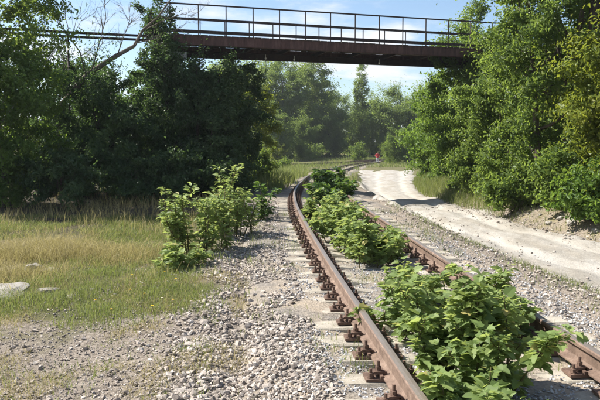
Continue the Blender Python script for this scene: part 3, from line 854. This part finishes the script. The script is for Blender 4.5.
twig([(86, 76), (80, 52), (70, 38), (58, 20), (50, 2)], .03, 23.5, tb + 16)
twig([(92, 70), (100, 40), (106, 18), (104, -4)], .026, 23.5, tb + 16)
twig([(118, 53), (124, 36), (130, 20), (128, 4)], .02, 23.5, tb + 24)
twig([(136, 43), (150, 40), (163, 36), (180, 27)], .022, 23.5, tb + 32)
twig([(148, 28), (165, 20), (182, 14), (196, 16)], .02, 23.6, tb + 40)
twig([(60, 100), (64, 60), (52, 40), (44, 30)], .026, 23.4, tb + 8)
q.build('trunk', MT['barkgrey'], bare, True)
# a few leaves still on twigs
C = np.array([at(a_, b_, 23.2) for a_, b_ in ((92, 52), (104, 48), (76, 58), (98, 62), (112, 62), (70, 72))]) - bt0
crown(bare, C, .55, 700, .075, MT['leaf_dark'], name='sparse_leaves')

# --- far trees
def far_proto(h, rad, seed, ncl, cr, nleaf, size, base=.0):
    C = clumps(ncl, (0, 0, (h + base * h) / 2), (rad, rad, (h - base * h) / 2), .35, seed=seed)
    return C
far_kinds = []
for h, rad, sd_, ncl, cr, nl, sz in ((18, 3.6, 81, 110, 1.25, 26000, .30), (17, 1.7, 82, 170, .75, 17000, .27), (11, 3.8, 83, 90, 1.25, 22000, .30), (14, 3.2, 84, 95, 1.2, 22000, .30)):
    far_kinds.append((h, rad, sd_, ncl, cr, nl, sz))
far_made = {}
def far_tree(kind, x, y, s, rz, label, name, leaf):
    h, rad, sd_, ncl, cr, nl, sz = far_kinds[kind]
    root = empty(name, (x, y, float(gz(x, y))), rz); root.scale = (s, s, s)
    tag(root, label, 'tree', 'distant trees beyond the meadow')
    key = (kind, leaf)
    if key not in far_made:
        C = far_proto(h, rad, sd_, ncl, cr, nl, sz)
        tr = trunk(root, h * .9, h * .014, C, MT['bark'], 14)
        cw = crown(root, C, cr, nl, sz, MT[leaf], zmin=.1)
        far_made[key] = (tr, cw)
    else:
        for src in far_made[key]:
            c = src.copy(); COL.objects.link(c); c.parent = root
    return root
def fx_(px, Yd): return (px - 300) / 670 * Yd
PL = 'tall grey-green poplar standing out of the distant tree line'
BL = 'broad grey-green tree in the distant tree line'
for k, (kind, px, Yd, s, leaf, lb, nm) in enumerate([
        (0, 283, 118, .95, 'leaf_far', 'tall broad poplar left of the open sky under the footbridge', 'poplar_tree'),
        (0, 318, 122, 1.0, 'leaf_far', 'tallest broad poplar against the open sky under the footbridge', 'poplar_tree'),
        (1, 361, 126, .93, 'leaf_far', 'slim columnar poplar alone against the sky', 'poplar_tree'),
        (3, 300, 128, 1.15, 'leaf_far', PL, 'poplar_tree'), (3, 265, 124, 1.2, 'leaf_far', PL, 'poplar_tree'),
        (3, 338, 140, .86, 'leaf_far', 'rounded distant tree just right of the tallest broad poplar', 'distant_tree'), (2, 330, 118, .85, 'leaf_far', 'lower bushy distant tree at the foot of the tallest broad poplar', 'distant_tree'),
        (2, 350, 135, .75, 'leaf_far', 'lowest distant tree under the sky gap left of the columnar poplar', 'distant_tree'), (2, 372, 132, .95, 'leaf_far', 'distant tree beside the columnar poplar on its road side', 'distant_tree'),
        (2, 385, 120, .95, 'leaf_far', 'distant tree rising straight above the person in red', 'distant_tree'), (3, 395, 130, .9, 'leaf_far', BL, 'distant_tree'),
        (2, 300, 108, .62, 'leaf_far', 'small rounded distant tree in front of the poplars at the meadow edge', 'distant_tree'), (2, 275, 104, .72, 'leaf_far', 'small distant tree at the meadow edge beside the yellow-flecked tree', 'distant_tree'),
        (3, 248, 115, 1.1, 'leaf_far', BL, 'distant_tree'), (3, 225, 118, 1.15, 'leaf_far', BL, 'distant_tree'),
        (2, 200, 112, 1.1, 'leaf_far', BL, 'distant_tree'), (3, 175, 120, 1.0, 'leaf_far', BL, 'distant_tree'),
        (2, 140, 115, .9, 'leaf_far', BL, 'distant_tree'), (2, 100, 118, .8, 'leaf_far', BL, 'distant_tree'), 
        (2, 420, 120, 1.0, 'leaf_far', BL, 'distant_tree'),
        
        (2, 312, 150, .9, 'leaf_far', BL, 'distant_tree'),
        (2, 395, 92, .42, 'leaf_mid', 'small bright green tree behind the person in red', 'meadow_tree')]):
    far_tree(kind, fx_(px, Yd), Yd, s, k * 1.7, lb, nm, leaf)
for k, (x, y, h, r, lf, lb) in enumerate([
        (-3.4, 100, 2.6, 1.3, 'leaf_yel', 'pale green bush at the far side of the meadow before the poplars'),
        (2.4, 104, 2.2, 1.4, 'leaf_far', 'grey-green bush below the tallest poplar'),
        (-7.5, 92, 5.0, 2.6, 'leaf_yel', 'yellow-green bush at the left side of the far meadow'),
        (12.9, 97, 1.5, .9, 'leaf_mid', 'dark green bush beside the person in red'),
        (14.8, 92, 2.2, 1.5, 'leaf_bright', 'bright green bush right of the person in red'),
        (8.8, 103, 2.4, 1.4, 'leaf_mid', 'green bush behind the person in red'),
        (-1.6, 66, 1.0, .7, 'leaf_mid', 'low green bush in the meadow by the siding')]):
    tree('meadow_bush', lb, x, y, h, r, lf, 3000, .2 if y > 80 else .14, ncl=26, cr=.5 * r ** .5, base=.0, cat='bush', group='bushes on the far meadow', stems=2, r0=.03, lo=.3, seed=90 + k)

# ------------------------------------------------------------------ saplings with real leaf outlines
LOBE = np.array([[0, 0], [.20, -.03], [.40, .12], [.34, .30], [.48, .52], [.27, .56], [.22, .80], [0, 1.0],
                 [-.22, .80], [-.27, .56], [-.48, .52], [-.34, .30], [-.40, .12], [-.20, -.03]])
OVAL = np.array([[0, 0], [.17, .10], [.27, .32], [.25, .58], [.13, .84], [0, 1.0], [-.13, .84], [-.25, .58], [-.27, .32], [-.17, .10]])
def outline_leaves(mb, P, ax, Nrm, size, a, shape, rnd_=.0):
    n = len(P); K = len(shape)
    sd = np.cross(ax, Nrm); sd /= np.linalg.norm(sd, axis=1)[:, None] + 1e-9
    Nn = np.cross(sd, ax)
    u = shape[:, 0]; v = shape[:, 1]
    cup = rng.uniform(.1, .5, n)[:, None]; curl = rng.uniform(.05, .4, n)[:, None]
    hgt = cup * np.abs(u)[None] - curl * (v ** 2)[None]
    V = P[:, None] + size[:, None, None] * (u[None, :, None] * sd[:, None] + v[None, :, None] * ax[:, None] + hgt[:, :, None] * Nn[:, None])
    c = P + size[:, None] * (ax * .45 - Nn * (curl * .2))
    V = np.concatenate([V, c[:, None]], 1).reshape(-1, 3)
    j = np.arange(K); T0_ = np.stack([j, (j + 1) % K, np.full(K, K)], 1)
    T = (T0_[None] + (np.arange(n) * (K + 1))[:, None, None]).reshape(-1, 3)
    mb.add(V, T, a=np.repeat(a, K + 1))
def sapling(name, label, x, y, h, rad, nst, nleaf, size, leaf='leaf_sap', shape=LOBE, group=None, cat='sapling', z=None, low=.12):
    global rng
    rng = np.random.default_rng(int(5000 + abs(x) * 100 + y * 37))
    zz = float(max(gz(x, y), bed_z(x, y)) if abs(x - tcx(y)) < 2.0 else gz(x, y)) if z is None else z
    root = empty(name, (x, y, zz)); tag(root, label, cat, group)
    P = []; AX = []; q = MB(); first = None; ST = []
    def grow(st, d, ln, r, att, lvl):
        nonlocal first
        k = 6; pts = [np.array(st, float)]; dd = np.array(d, float)
        for i in range(k):
            dd = dd + rng.normal(0, .09, 3) + np.array([0, 0, .05]); dd /= np.linalg.norm(dd); pts.append(pts[-1] + dd * ln / k)
        pts = np.array(pts)
        b = tube(q, pts, np.linspace(r, r * .35, k + 1), 5, attach=att)
        if first is None: first = b
        ST.append((pts, lvl, ln))
        if lvl < 2:
            for s in range(3 if lvl == 0 else 1):
                i = rng.integers(1, k); az = rng.uniform(0, 6.28); d2 = dd * .8 + np.array([math.cos(az), math.sin(az), .35]) * .7; d2 /= np.linalg.norm(d2)
                grow(pts[i], d2, ln * rng.uniform(.2, .45), r * .55, b + i * 5, lvl + 1)
    for s in range(nst):
        az = rng.uniform(0, 6.28) if nst > 1 else 0; rr = rad * math.sqrt(rng.uniform(0, 1)); f = rr / rad if rad else 0
        st = (math.cos(az) * rr * .8, math.sin(az) * rr * .8, -.05)
        d = np.array([math.cos(az) * rr * .45 + rng.normal(0, .16 * h), math.sin(az) * rr * .45 + rng.normal(0, .16 * h), h]); ln = h * rng.choice([.45, .6, .7, .8, .95]) * rng.uniform(.85, 1.1) * (1 - .25 * f); d /= np.linalg.norm(d)
        grow(st, d, ln, .004 + .008 * h, first, 0)
    tot = sum(l for _, _, l in ST)
    for pts, lvl, ln in ST:
        m_ = max(3, int(nleaf * ln / tot)); t = rng.uniform(.08 if lvl else .18, 1.0, m_) ** .8 * (len(pts) - 1)
        i = np.minimum(t.astype(int), len(pts) - 2); f = (t - i)[:, None]
        p = pts[i] * (1 - f) + pts[i + 1] * f
        az = rng.uniform(0, 6.28, m_)
        out = np.stack([np.cos(az), np.sin(az), rng.uniform(-.1, .9, m_)], 1); out /= np.linalg.norm(out, axis=1)[:, None]
        pet = rng.uniform(.015, .07, m_)[:, None]
        P.append(p + out * pet); AX.append(out + np.array([0, 0, -.2]))
    P = np.concatenate(P); AX = np.concatenate(AX); AX /= np.linalg.norm(AX, axis=1)[:, None]
    ok = P[:, 2] > low * h * .4; P, AX = P[ok], AX[ok]
    N = np.array([0, 0, 1.0]) + rng.normal(0, .38, P.shape); N /= np.linalg.norm(N, axis=1)[:, None]
    top = np.clip(P[:, 2] / h, 0, 1)
    a = np.clip(.55 * rng.uniform(0, 1, len(P)) + .35 * top, 0, .93); a[rng.uniform(0, 1, len(P)) < .02] = 1
    q.build('stem', MT['stem'], root, True)
    l = MB(); outline_leaves(l, P, AX, N, size * rng.choice([.5, .7, .9, 1.1, 1.4], len(P)) * rng.uniform(.85, 1.15, len(P)), a, shape); l.build('foliage', MT[leaf], root, kind='stuff')
    return root
MT['leaf_sap'] = m_leaf('leaf_sapling', [(0, (.085, .13, .045)), (.45, (.16, .23, .07)), (.8, (.28, .345, .12)), (.9, (.36, .40, .15)), (.97, (.42, .36, .13))], (.50, .58, .14), .48, .6)
MT['leaf_sapshade'] = m_leaf('leaf_sapling_shaded', G((.035, .075, .02), (.065, .125, .03), (.11, .18, .045)), (.26, .40, .05), .4)  # darker copy of the sapling leaf, with shade painted into its colours
gs = 'saplings growing between the rails'
sapling('sapling', 'big lush sapling with lobed leaves spilling over the right rail', 1.30, 4.95, .95, .40, 18, 2900, .072, group=gs)
sapling('sapling', 'lobed-leaf sapling behind the big lush one, crossing the right rail', 1.72, 6.2, .82, .42, 15, 2000, .072, group=gs)
sapling('sapling', 'small sapling between sleepers, left of the big lush one', 1.00, 6.35, .62, .38, 12, 1000, .07, group=gs)
sapling('sapling', 'sapling joining the small one to the row farther along the track', 1.45, 7.3, .64, .48, 12, 1100, .072, group=gs)
sapling('sapling', 'tiny sapling at the foot of the big lush one', 1.16, 4.28, .50, .34, 13, 1000, .075, group=gs, low=0)
sapling('sapling', 'tiny pale sapling on the sleeper end by the right rail', 1.60, 4.15, .26, .24, 9, 320, .075, group=gs, low=0)
for (x, y, h, r, lb) in ((1.08, 9.9, .72, .40, 'sapling in the middle row that stands on the bare sleeper'),
                         (1.00, 10.8, .85, .42, 'second sapling of the middle row counted from the bare sleeper'),
                         (.88, 12.0, .88, .42, 'third sapling of the middle row counted from the bare sleeper'),
                         (.68, 13.4, .92, .42, 'fourth sapling of the middle row counted from the bare sleeper'),
                         (.52, 14.8, .95, .42, 'last sunlit sapling of the middle row before the shade')):
    sapling('sapling', lb, x, y, h, r * 1.25, 17, 1700, .08, group=gs)
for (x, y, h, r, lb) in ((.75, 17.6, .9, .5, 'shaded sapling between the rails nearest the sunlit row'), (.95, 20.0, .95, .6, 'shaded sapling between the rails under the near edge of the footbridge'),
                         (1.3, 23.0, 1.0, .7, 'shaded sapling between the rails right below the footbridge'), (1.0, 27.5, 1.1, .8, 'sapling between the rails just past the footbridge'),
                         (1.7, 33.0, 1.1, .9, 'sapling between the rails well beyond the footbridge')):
    sapling('sapling', lb, x, y, h, r, 8, 800, .13, 'leaf_sapshade', group=gs)
gl = 'sapling bushes left of the track'
sapling('sapling_bush', 'low broad-leaved plant at the front of the left saplings', -1.62, 9.5, .42, .40, 9, 620, .095, group=gl, shape=OVAL, low=0)
sapling('sapling_bush', 'tall arching sapling bush behind the low broad-leaved plant', -1.62, 11.2, 1.3, .66, 18, 2300, .085, group=gl, shape=OVAL)
sapling('sapling_bush', 'leafy sapling bush on the edge of the ballast slope', -1.35, 12.8, 1.4, .62, 17, 2000, .085, group=gl, shape=OVAL)
sapling('sapling_bush', 'last sapling bush left of the track, half in shade', -1.25, 15.0, 1.1, .6, 8, 900, .10, 'leaf_sapshade', group=gl, shape=OVAL)

# ------------------------------------------------------------------ grass
def blades(mb, x, y, h, w, lean=.35, zoff=0.0):
    n = len(x); z = gz(x, y) - .01 + zoff
    az = rng.uniform(0, 6.28, n); fz = rng.uniform(0, 6.28, n)
    lx = np.cos(az) * h * lean * rng.uniform(.1, 1.4, n); ly = np.sin(az) * h * lean * rng.uniform(.1, 1.4, n)
    wx = np.cos(fz) * w / 2; wy = np.sin(fz) * w / 2
    b = np.stack([x, y, z], 1); o1 = np.stack([wx, wy, 0 * x], 1); m_ = b + np.stack([lx * .35, ly * .35, h * .58], 1); t = b + np.stack([lx, ly, h * (1 - .25 * lean)], 1)
    V = np.stack([b - o1, b + o1, m_ + o1 * .75, m_ - o1 * .75, t], 1).reshape(-1, 3)
    i = np.arange(n) * 5
    T = np.concatenate([np.stack([i, i + 1, i + 2], 1), np.stack([i, i + 2, i + 3], 1), np.stack([i + 3, i + 2, i + 4], 1)])
    mb.add(V, T, a=np.repeat(rng.uniform(0, 1, n), 5))
def in_view(x, y, m_=.4): return np.abs(x) < y * .448 + m_
def pick(n, x0, x1, y0, y1, prob, p=1.0):
    y = y0 + (y1 - y0) * rng.uniform(0, 1, n) ** p; x = rng.uniform(x0, x1, n)
    k = in_view(x, y) & (rng.uniform(0, 1, n) < prob(x, y)); return x[k], y[k]
mb = MB()
x, y = pick(230000, -8.5, -.2, 4.6, 17, lambda x, y: (zone_left_green(x, y) * .9 + .04) * smooth(fbm(x, y, 1.0, 101), .34, .6) * (1 - .15 * zone_dry(x, y)), 1.25)
blades(mb, x, y, rng.uniform(.03, .16, len(x)) * (.3 + 1.3 * fbm(x, y, 1.9, 103)), rng.uniform(.003, .007, len(x)) * (.6 + y / 18), .6)
x, y = pick(60000, -4.5, 0, 4.0, 8.4, lambda x, y: ((x - tcx(y)) < -2.2) * smooth(fbm(x, y, 1.4, 105), .44, .66) * (.25 + .75 * smooth(y, 4.6, 6.5)))
blades(mb, x, y, rng.uniform(.02, .08, len(x)), rng.uniform(.003, .006, len(x)), .7)
x, y = pick(26000, -4.5, .2, 3.9, 8.6, lambda x, y: ((x - tcx(y)) < -2.0) * smooth(fbm(x, y, 3.1, 141), .56, .68))
blades(mb, x, y, rng.uniform(.015, .05, len(x)), rng.uniform(.005, .010, len(x)), 1.3)
mb.build('green_grass', MT['grass'], None, kind='stuff'); tag(bpy.data.objects['green_grass'], 'short green grass on the sunlit patch left of the track', 'grass')
mb = MB()
x, y = pick(52000, -9, -1.2, 6.5, 17, lambda x, y: np.maximum(zone_dry(x, y) * .8, .16 * zone_left_green(x, y)) * smooth(fbm(x, y, 1.5, 107), .36, .62))
blades(mb, x, y, rng.uniform(.06, .36, len(x)) * (.25 + 1.2 * fbm(x, y, 1.6, 109)), rng.uniform(.003, .007, len(x)) * (.5 + y / 16), .95)
x, y = pick(40000, -4.5, .6, 3.9, 9.5, lambda x, y: ((x - tcx(y)) < -1.7) * smooth(fbm(x, y, 1.9, 161), .53, .68))
blades(mb, x, y, rng.uniform(.02, .11, len(x)), rng.uniform(.002, .005, len(x)), 1.5, .01)
x, y = pick(70000, -7, -1.8, 7.5, 14, lambda x, y: zone_dry(x, y) * smooth(fbm(x, y, .8, 171, 4), .46, .60) * (.25 + .75 * smooth(-x, 2.0, 4.0)))
blades(mb, x, y, rng.uniform(.15, .42, len(x)) * (.4 + fbm(x, y, 1.2, 173)), rng.uniform(.003, .006, len(x)) * (.5 + y / 16), .8)
mb.build('dry_grass', MT['drygrass'], None, kind='stuff'); tag(bpy.data.objects['dry_grass'], 'tall dry yellow grass in front of the left thicket', 'grass')
mb = MB()
x, y = pick(52000, 2.2, 9, 4.5, 26, lambda x, y: smooth(x - tcx(y), 1.7, 2.2) * (1 - smooth(x - road_l(y), -.5, .0)) * smooth(fbm(x, y, 1.2, 111), .42, .62))
blades(mb, x, y, rng.uniform(.03, .15, len(x)), rng.uniform(.004, .008, len(x)), .6)
x, y = pick(20000, -1.9, 2.6, 4.0, 17, lambda x, y: (np.abs(x - tcx(y)) < 1.9) * smooth(fbm(x, y, 1.5, 113), .54, .68))
blades(mb, x, y, rng.uniform(.05, .17, len(x)), rng.uniform(.003, .007, len(x)), .6, .09)
mb.build('trackside_grass', MT['grass'], None, kind='stuff'); tag(bpy.data.objects['trackside_grass'], 'sparse grass tufts between the track and the dirt road', 'grass')
mb = MB()
x, y = pick(60000, 4.5, 9.5, 13, 48, lambda x, y: smooth(x - road_r(y), -.05, .3) * (1 - smooth(x - road_r(y), 1.0, 2.2)) * (.3 + .7 * smooth(y, 17, 20)))
blades(mb, x, y, rng.uniform(.15, .6, len(x)) * (.35 + .65 * smooth(y, 17, 21)), rng.uniform(.007, .014, len(x)), .45)
mb.build('bank_grass', MT['grass'], None, kind='stuff'); tag(bpy.data.objects['bank_grass'], 'long grass on the bank between the dirt road and roadside trees', 'grass')
mb = MB()
x, y = pick(70000, -22, 26, 26, 112, lambda x, y: (1 - smooth(x, road_l(y) - .6, road_l(y)) * (1 - smooth(x, road_r(y), road_r(y) + .6)) * (y < 74)) * (np.abs(x - tcx(y)) > .2) * smooth(fbm(x, y, .22, 115), .36, .58), .9)
blades(mb, x, y, rng.uniform(.15, .55, len(x)), rng.uniform(.012, .03, len(x)) * (.5 + y / 60), .45)
x, y = pick(30000, -7, 0.6, 25, 62, lambda x, y: ((x - tcx(y)) < -1.3) * smooth(fbm(x, y, .6, 119), .3, .5))
blades(mb, x, y, rng.uniform(.3, .95, len(x)) * (.5 + .8 * fbm(x, y, .5, 121)), rng.uniform(.012, .026, len(x)), .4)
mb.build('meadow_grass', MT['grass'], None, kind='stuff'); tag(bpy.data.objects['meadow_grass'], 'rough sunlit grass of the far meadow beyond the footbridge', 'grass')
mb = MB()
x, y = pick(11000, -9, -.8, 13.5, 26, lambda x, y: zone_litter(x, y) * .8 * smooth(fbm(x, y, .9, 117), .35, .6))
blades(mb, x, y, rng.uniform(.12, .5, len(x)), rng.uniform(.005, .011, len(x)), .5)
mb.build('shade_grass', MT['drygrass'], None, kind='stuff'); tag(bpy.data.objects['shade_grass'], 'thin dry weeds in the shade of the left thicket', 'grass')

# wild flowers
def flower(x, y, col, h, label, group):
    root = empty('wildflower', (x, y, float(gz(x, y)))); tag(root, label, 'flower', group)
    q = MB(); tube(q, [(0, 0, -.02), (.01, 0, h * .5), (.0, .01, h)], [.003, .0025, .002], 4); q.build('stalk', MT['stem'], root, True)
    q = MB(); n = 8; an = np.arange(n) / n * 6.283
    ctr = (0, .01, h)
    for a_ in an:
        d = np.array([math.cos(a_), math.sin(a_), .15]); s_ = np.array([-math.sin(a_), math.cos(a_), 0])
        V = [ctr, ctr + d * .010 + s_ * .005, ctr + d * .016, ctr + d * .010 - s_ * .005]
        q.add(V, [[0, 1, 2], [0, 2, 3]])
    q.build('petals', MT[col], root)
    q = MB(); tube(q, [(0, .01, h - .002), (0, .01, h + .005)], [.007, .004], 6); q.build('flower_head', MT['yellow'], root)
for (px, py) in ((130, 268), (128, 283), (142, 290), (92, 290), (174, 277), (108, 302), (171, 299), (163, 268), (150, 303)):
    d_ = 1240 / (py - 128); flower((px - 300) / 670 * d_, d_, 'yellow', .10, 'tiny yellow wildflower in the green grass', 'yellow wildflowers in the grass')
for (px, py) in ((212, 271), (216, 279), (225, 279), (193, 287), (160, 296)):
    d_ = 1240 / (py - 130); flower((px - 300) / 670 * d_, d_, 'white', .09, 'tiny white wildflower by the left sapling bushes', 'white wildflowers in the grass')

# ------------------------------------------------------------------ rubble
def rubble(name, label, x, y, size, sc3, group=None, m='rubble'):
    q = MB(); n = 1
    import itertools
    # a subdivided icosahedron broken into facets
    V = [tuple(v) for v in ICO_V]; T = []
    cache = {}
    def midp(a_, b_):
        k_ = (min(a_, b_), max(a_, b_))
        if k_ not in cache:
            p = (np.array(V[a_]) + np.array(V[b_])); p /= np.linalg.norm(p); V.append(tuple(p)); cache[k_] = len(V) - 1
        return cache[k_]
    for a_, b_, c_ in ICO_T:
        ab, bc, ca = midp(a_, b_), midp(b_, c_), midp(c_, a_); T += [(a_, ab, ca), (b_, bc, ab), (c_, ca, bc), (ab, bc, ca)]
    T1_ = T; T = []; cache = {}
    for a_, b_, c_ in T1_:
        ab, bc, ca = midp(a_, b_), midp(b_, c_), midp(c_, a_); T += [(a_, ab, ca), (b_, bc, ab), (c_, ca, bc), (ab, bc, ca)]
    W = np.array(V)
    W = np.sign(W) * np.abs(W) ** .7                       # blockier
    lowf = .78 + .5 * vnoise(W[:, 0] * 1.3 + W[:, 2], W[:, 1] * 1.3 - W[:, 2], 1.6, int(size * 1000) % 97)
    W = W * lowf[:, None] * rng.uniform(.93, 1.06, (len(W), 1)) * np.array(sc3) * size / 2
    q.add(W, T)
    o = q.build(name, MT[m]); o.location = (x, y, float(gz(x, y)) + size * sc3[2] * .06); o.rotation_euler = (rng.uniform(-.15, .15), rng.uniform(-.15, .15), rng.uniform(0, 6.28))
    tag(o, label, 'rubble', group)
rubble('concrete_chunk', 'flat pale concrete slab chunk in the dry grass', -3.75, 8.35, .66, (1.2, .75, .17))
rubble('concrete_chunk', 'thin broken concrete piece beside the flat slab chunk', -3.25, 8.55, .22, (1.2, .8, .25))
rubble('concrete_chunk', 'small grey concrete lump behind the flat slab in dry grass', -4.1, 10.2, .30, (1, .8, .4))
rubble('concrete_chunk', 'small pale concrete lump out in the yellow grass', -3.75, 10.0, .2, (1.2, .8, .35))
for k in range(14):
    yb = 12.6 + k * .5 + rng.uniform(-.3, .3); xb = float(road_r(yb)) + rng.uniform(.1, .7)
    rubble('rubble_lump', 'pale rubble lump along the edge of the dirt road below the roadside trees', xb, yb, float(rng.choice([.10, .14, .2, .26])), (1.1, .8, .5), 'rubble lumps along the road edge')

# ------------------------------------------------------------------ person in red
def person(x, y):
    J = {'pelvis': (0, 0, .95), 'spine': (0, .01, 1.15), 'chest': (0, .0, 1.34), 'neck': (0, 0, 1.48), 'head': (0, -.01, 1.58), 'crown': (0, -.01, 1.70),
         'hl': (-.10, 0, .92), 'kl': (-.125, -.015, .50), 'al': (-.14, .02, .09), 'tl': (-.155, -.13, .035),
         'hr': (.10, 0, .92), 'kr': (.125, -.015, .50), 'ar': (.14, .02, .09), 'tr': (.155, -.13, .035),
         'sl': (-.19, 0, 1.40), 'el': (-.36, .05, 1.16), 'wl': (-.22, -.10, 1.02), 'fl': (-.16, -.14, .99),
         'sr': (.19, 0, 1.40), 'er': (.36, .05, 1.16), 'wr': (.22, -.10, 1.02), 'fr': (.16, -.14, .99)}
    RAD = dict(pelvis=.145, spine=.135, chest=.16, neck=.058, head=.088, crown=.07, hl=.095, kl=.066, al=.047, tl=.036, hr=.095, kr=.066, ar=.047, tr=.036,
               sl=.068, el=.048, wl=.034, fl=.03, sr=.068, er=.048, wr=.034, fr=.03)
    names = list(J); ix = {n: i for i, n in enumerate(names)}
    E = [('pelvis', 'spine'), ('spine', 'chest'), ('chest', 'neck'), ('neck', 'head'), ('head', 'crown')]
    for s in 'lr': E += [('pelvis', 'h' + s), ('h' + s, 'k' + s), ('k' + s, 'a' + s), ('a' + s, 't' + s), ('chest', 's' + s), ('s' + s, 'e' + s), ('e' + s, 'w' + s), ('w' + s, 'f' + s)]
    me = bpy.data.meshes.new('skeleton'); me.from_pydata([J[n] for n in names], [(ix[a], ix[b]) for a, b in E], [])
    ob = bpy.data.objects.new('skeleton', me); COL.objects.link(ob)
    ob.modifiers.new('skin', 'SKIN'); s2 = ob.modifiers.new('sub', 'SUBSURF'); s2.levels = 2; s2.render_levels = 2
    for n in names:
        d = me.skin_vertices[0].data[ix[n]]; r = RAD[n]; d.radius = (r, r * (.72 if n in ('pelvis', 'spine', 'chest') else 1)); d.use_root = (n == 'pelvis')
    dg = bpy.context.evaluated_depsgraph_get(); dg.update()
    bm_ = bpy.data.meshes.new_from_object(ob.evaluated_get(dg)); bm_.name = 'body'
    bpy.data.objects.remove(ob)
    bm_.materials.clear()
    for m_ in (m_plain('skin', (.55, .34, .25)), m_plain('red_shirt', (.62, .035, .06)), m_plain('pale_trousers', (.36, .39, .45)), m_plain('shoes', (.05, .05, .055))): bm_.materials.append(m_)
    for p in bm_.polygons:
        c = p.center; p.use_smooth = True
        if c.z > 1.46: p.material_index = 0
        elif c.z < .09: p.material_index = 3
        elif c.z < .93 and abs(c.x) < .25: p.material_index = 2
        elif abs(c.x) > .2 and c.z < 1.18 or (c.y < -.095 and c.z < 1.12): p.material_index = 0
        else: p.material_index = 1
    root = empty('person', (x, y, float(gz(x, y))), R(20)); tag(root, 'person in a red top and pale trousers standing by the far track', 'person')
    o = bpy.data.objects.new('body', bm_); COL.objects.link(o); o.parent = root
    # hair cap
    q = MB(); V = []; T = []; nu, nv = 12, 6
    for i in range(nv):
        th = i / (nv - 1) * 1.75
        for j in range(nu):
            ph_ = j / nu * 6.283; k_ = 1.0 if math.sin(ph_) > -.3 else .8
            V.append((.098 * math.sin(th * k_) * math.cos(ph_), -.005 + .11 * math.sin(th * k_) * math.sin(ph_), 1.625 + .135 * math.cos(th * k_)))
    for i in range(nv - 1):
        for j in range(nu):
            a_, b_ = i * nu + j, i * nu + (j + 1) % nu; T += [(a_, b_, b_ + nu), (a_, b_ + nu, a_ + nu)]
    q.add(V, T); q.build('hair', m_plain('hair_brown', (.09, .06, .04)), root, True)
person(10.85, 94.0)

# ------------------------------------------------------------------ summer haze
q = MB(); box(q, (0, 330, 13.0), (1120, 860, 32))
hz = q.build('haze', [], kind='stuff')
hm = bpy.data.materials.new('haze_air'); hm.use_nodes = True
hm.node_tree.nodes.clear()
ho = hm.node_tree.nodes.new('ShaderNodeOutputMaterial'); hv = hm.node_tree.nodes.new('ShaderNodeVolumePrincipled')
hv.inputs['Color'].default_value = (.86, .93, 1, 1); hv.inputs['Density'].default_value = 0.0003; hv.inputs['Anisotropy'].default_value = .3
hm.node_tree.links.new(hv.outputs[0], ho.inputs['Volume'])
hz.data.materials.append(hm)
tag(hz, 'thin bright summer haze filling the air over the meadow', 'haze')
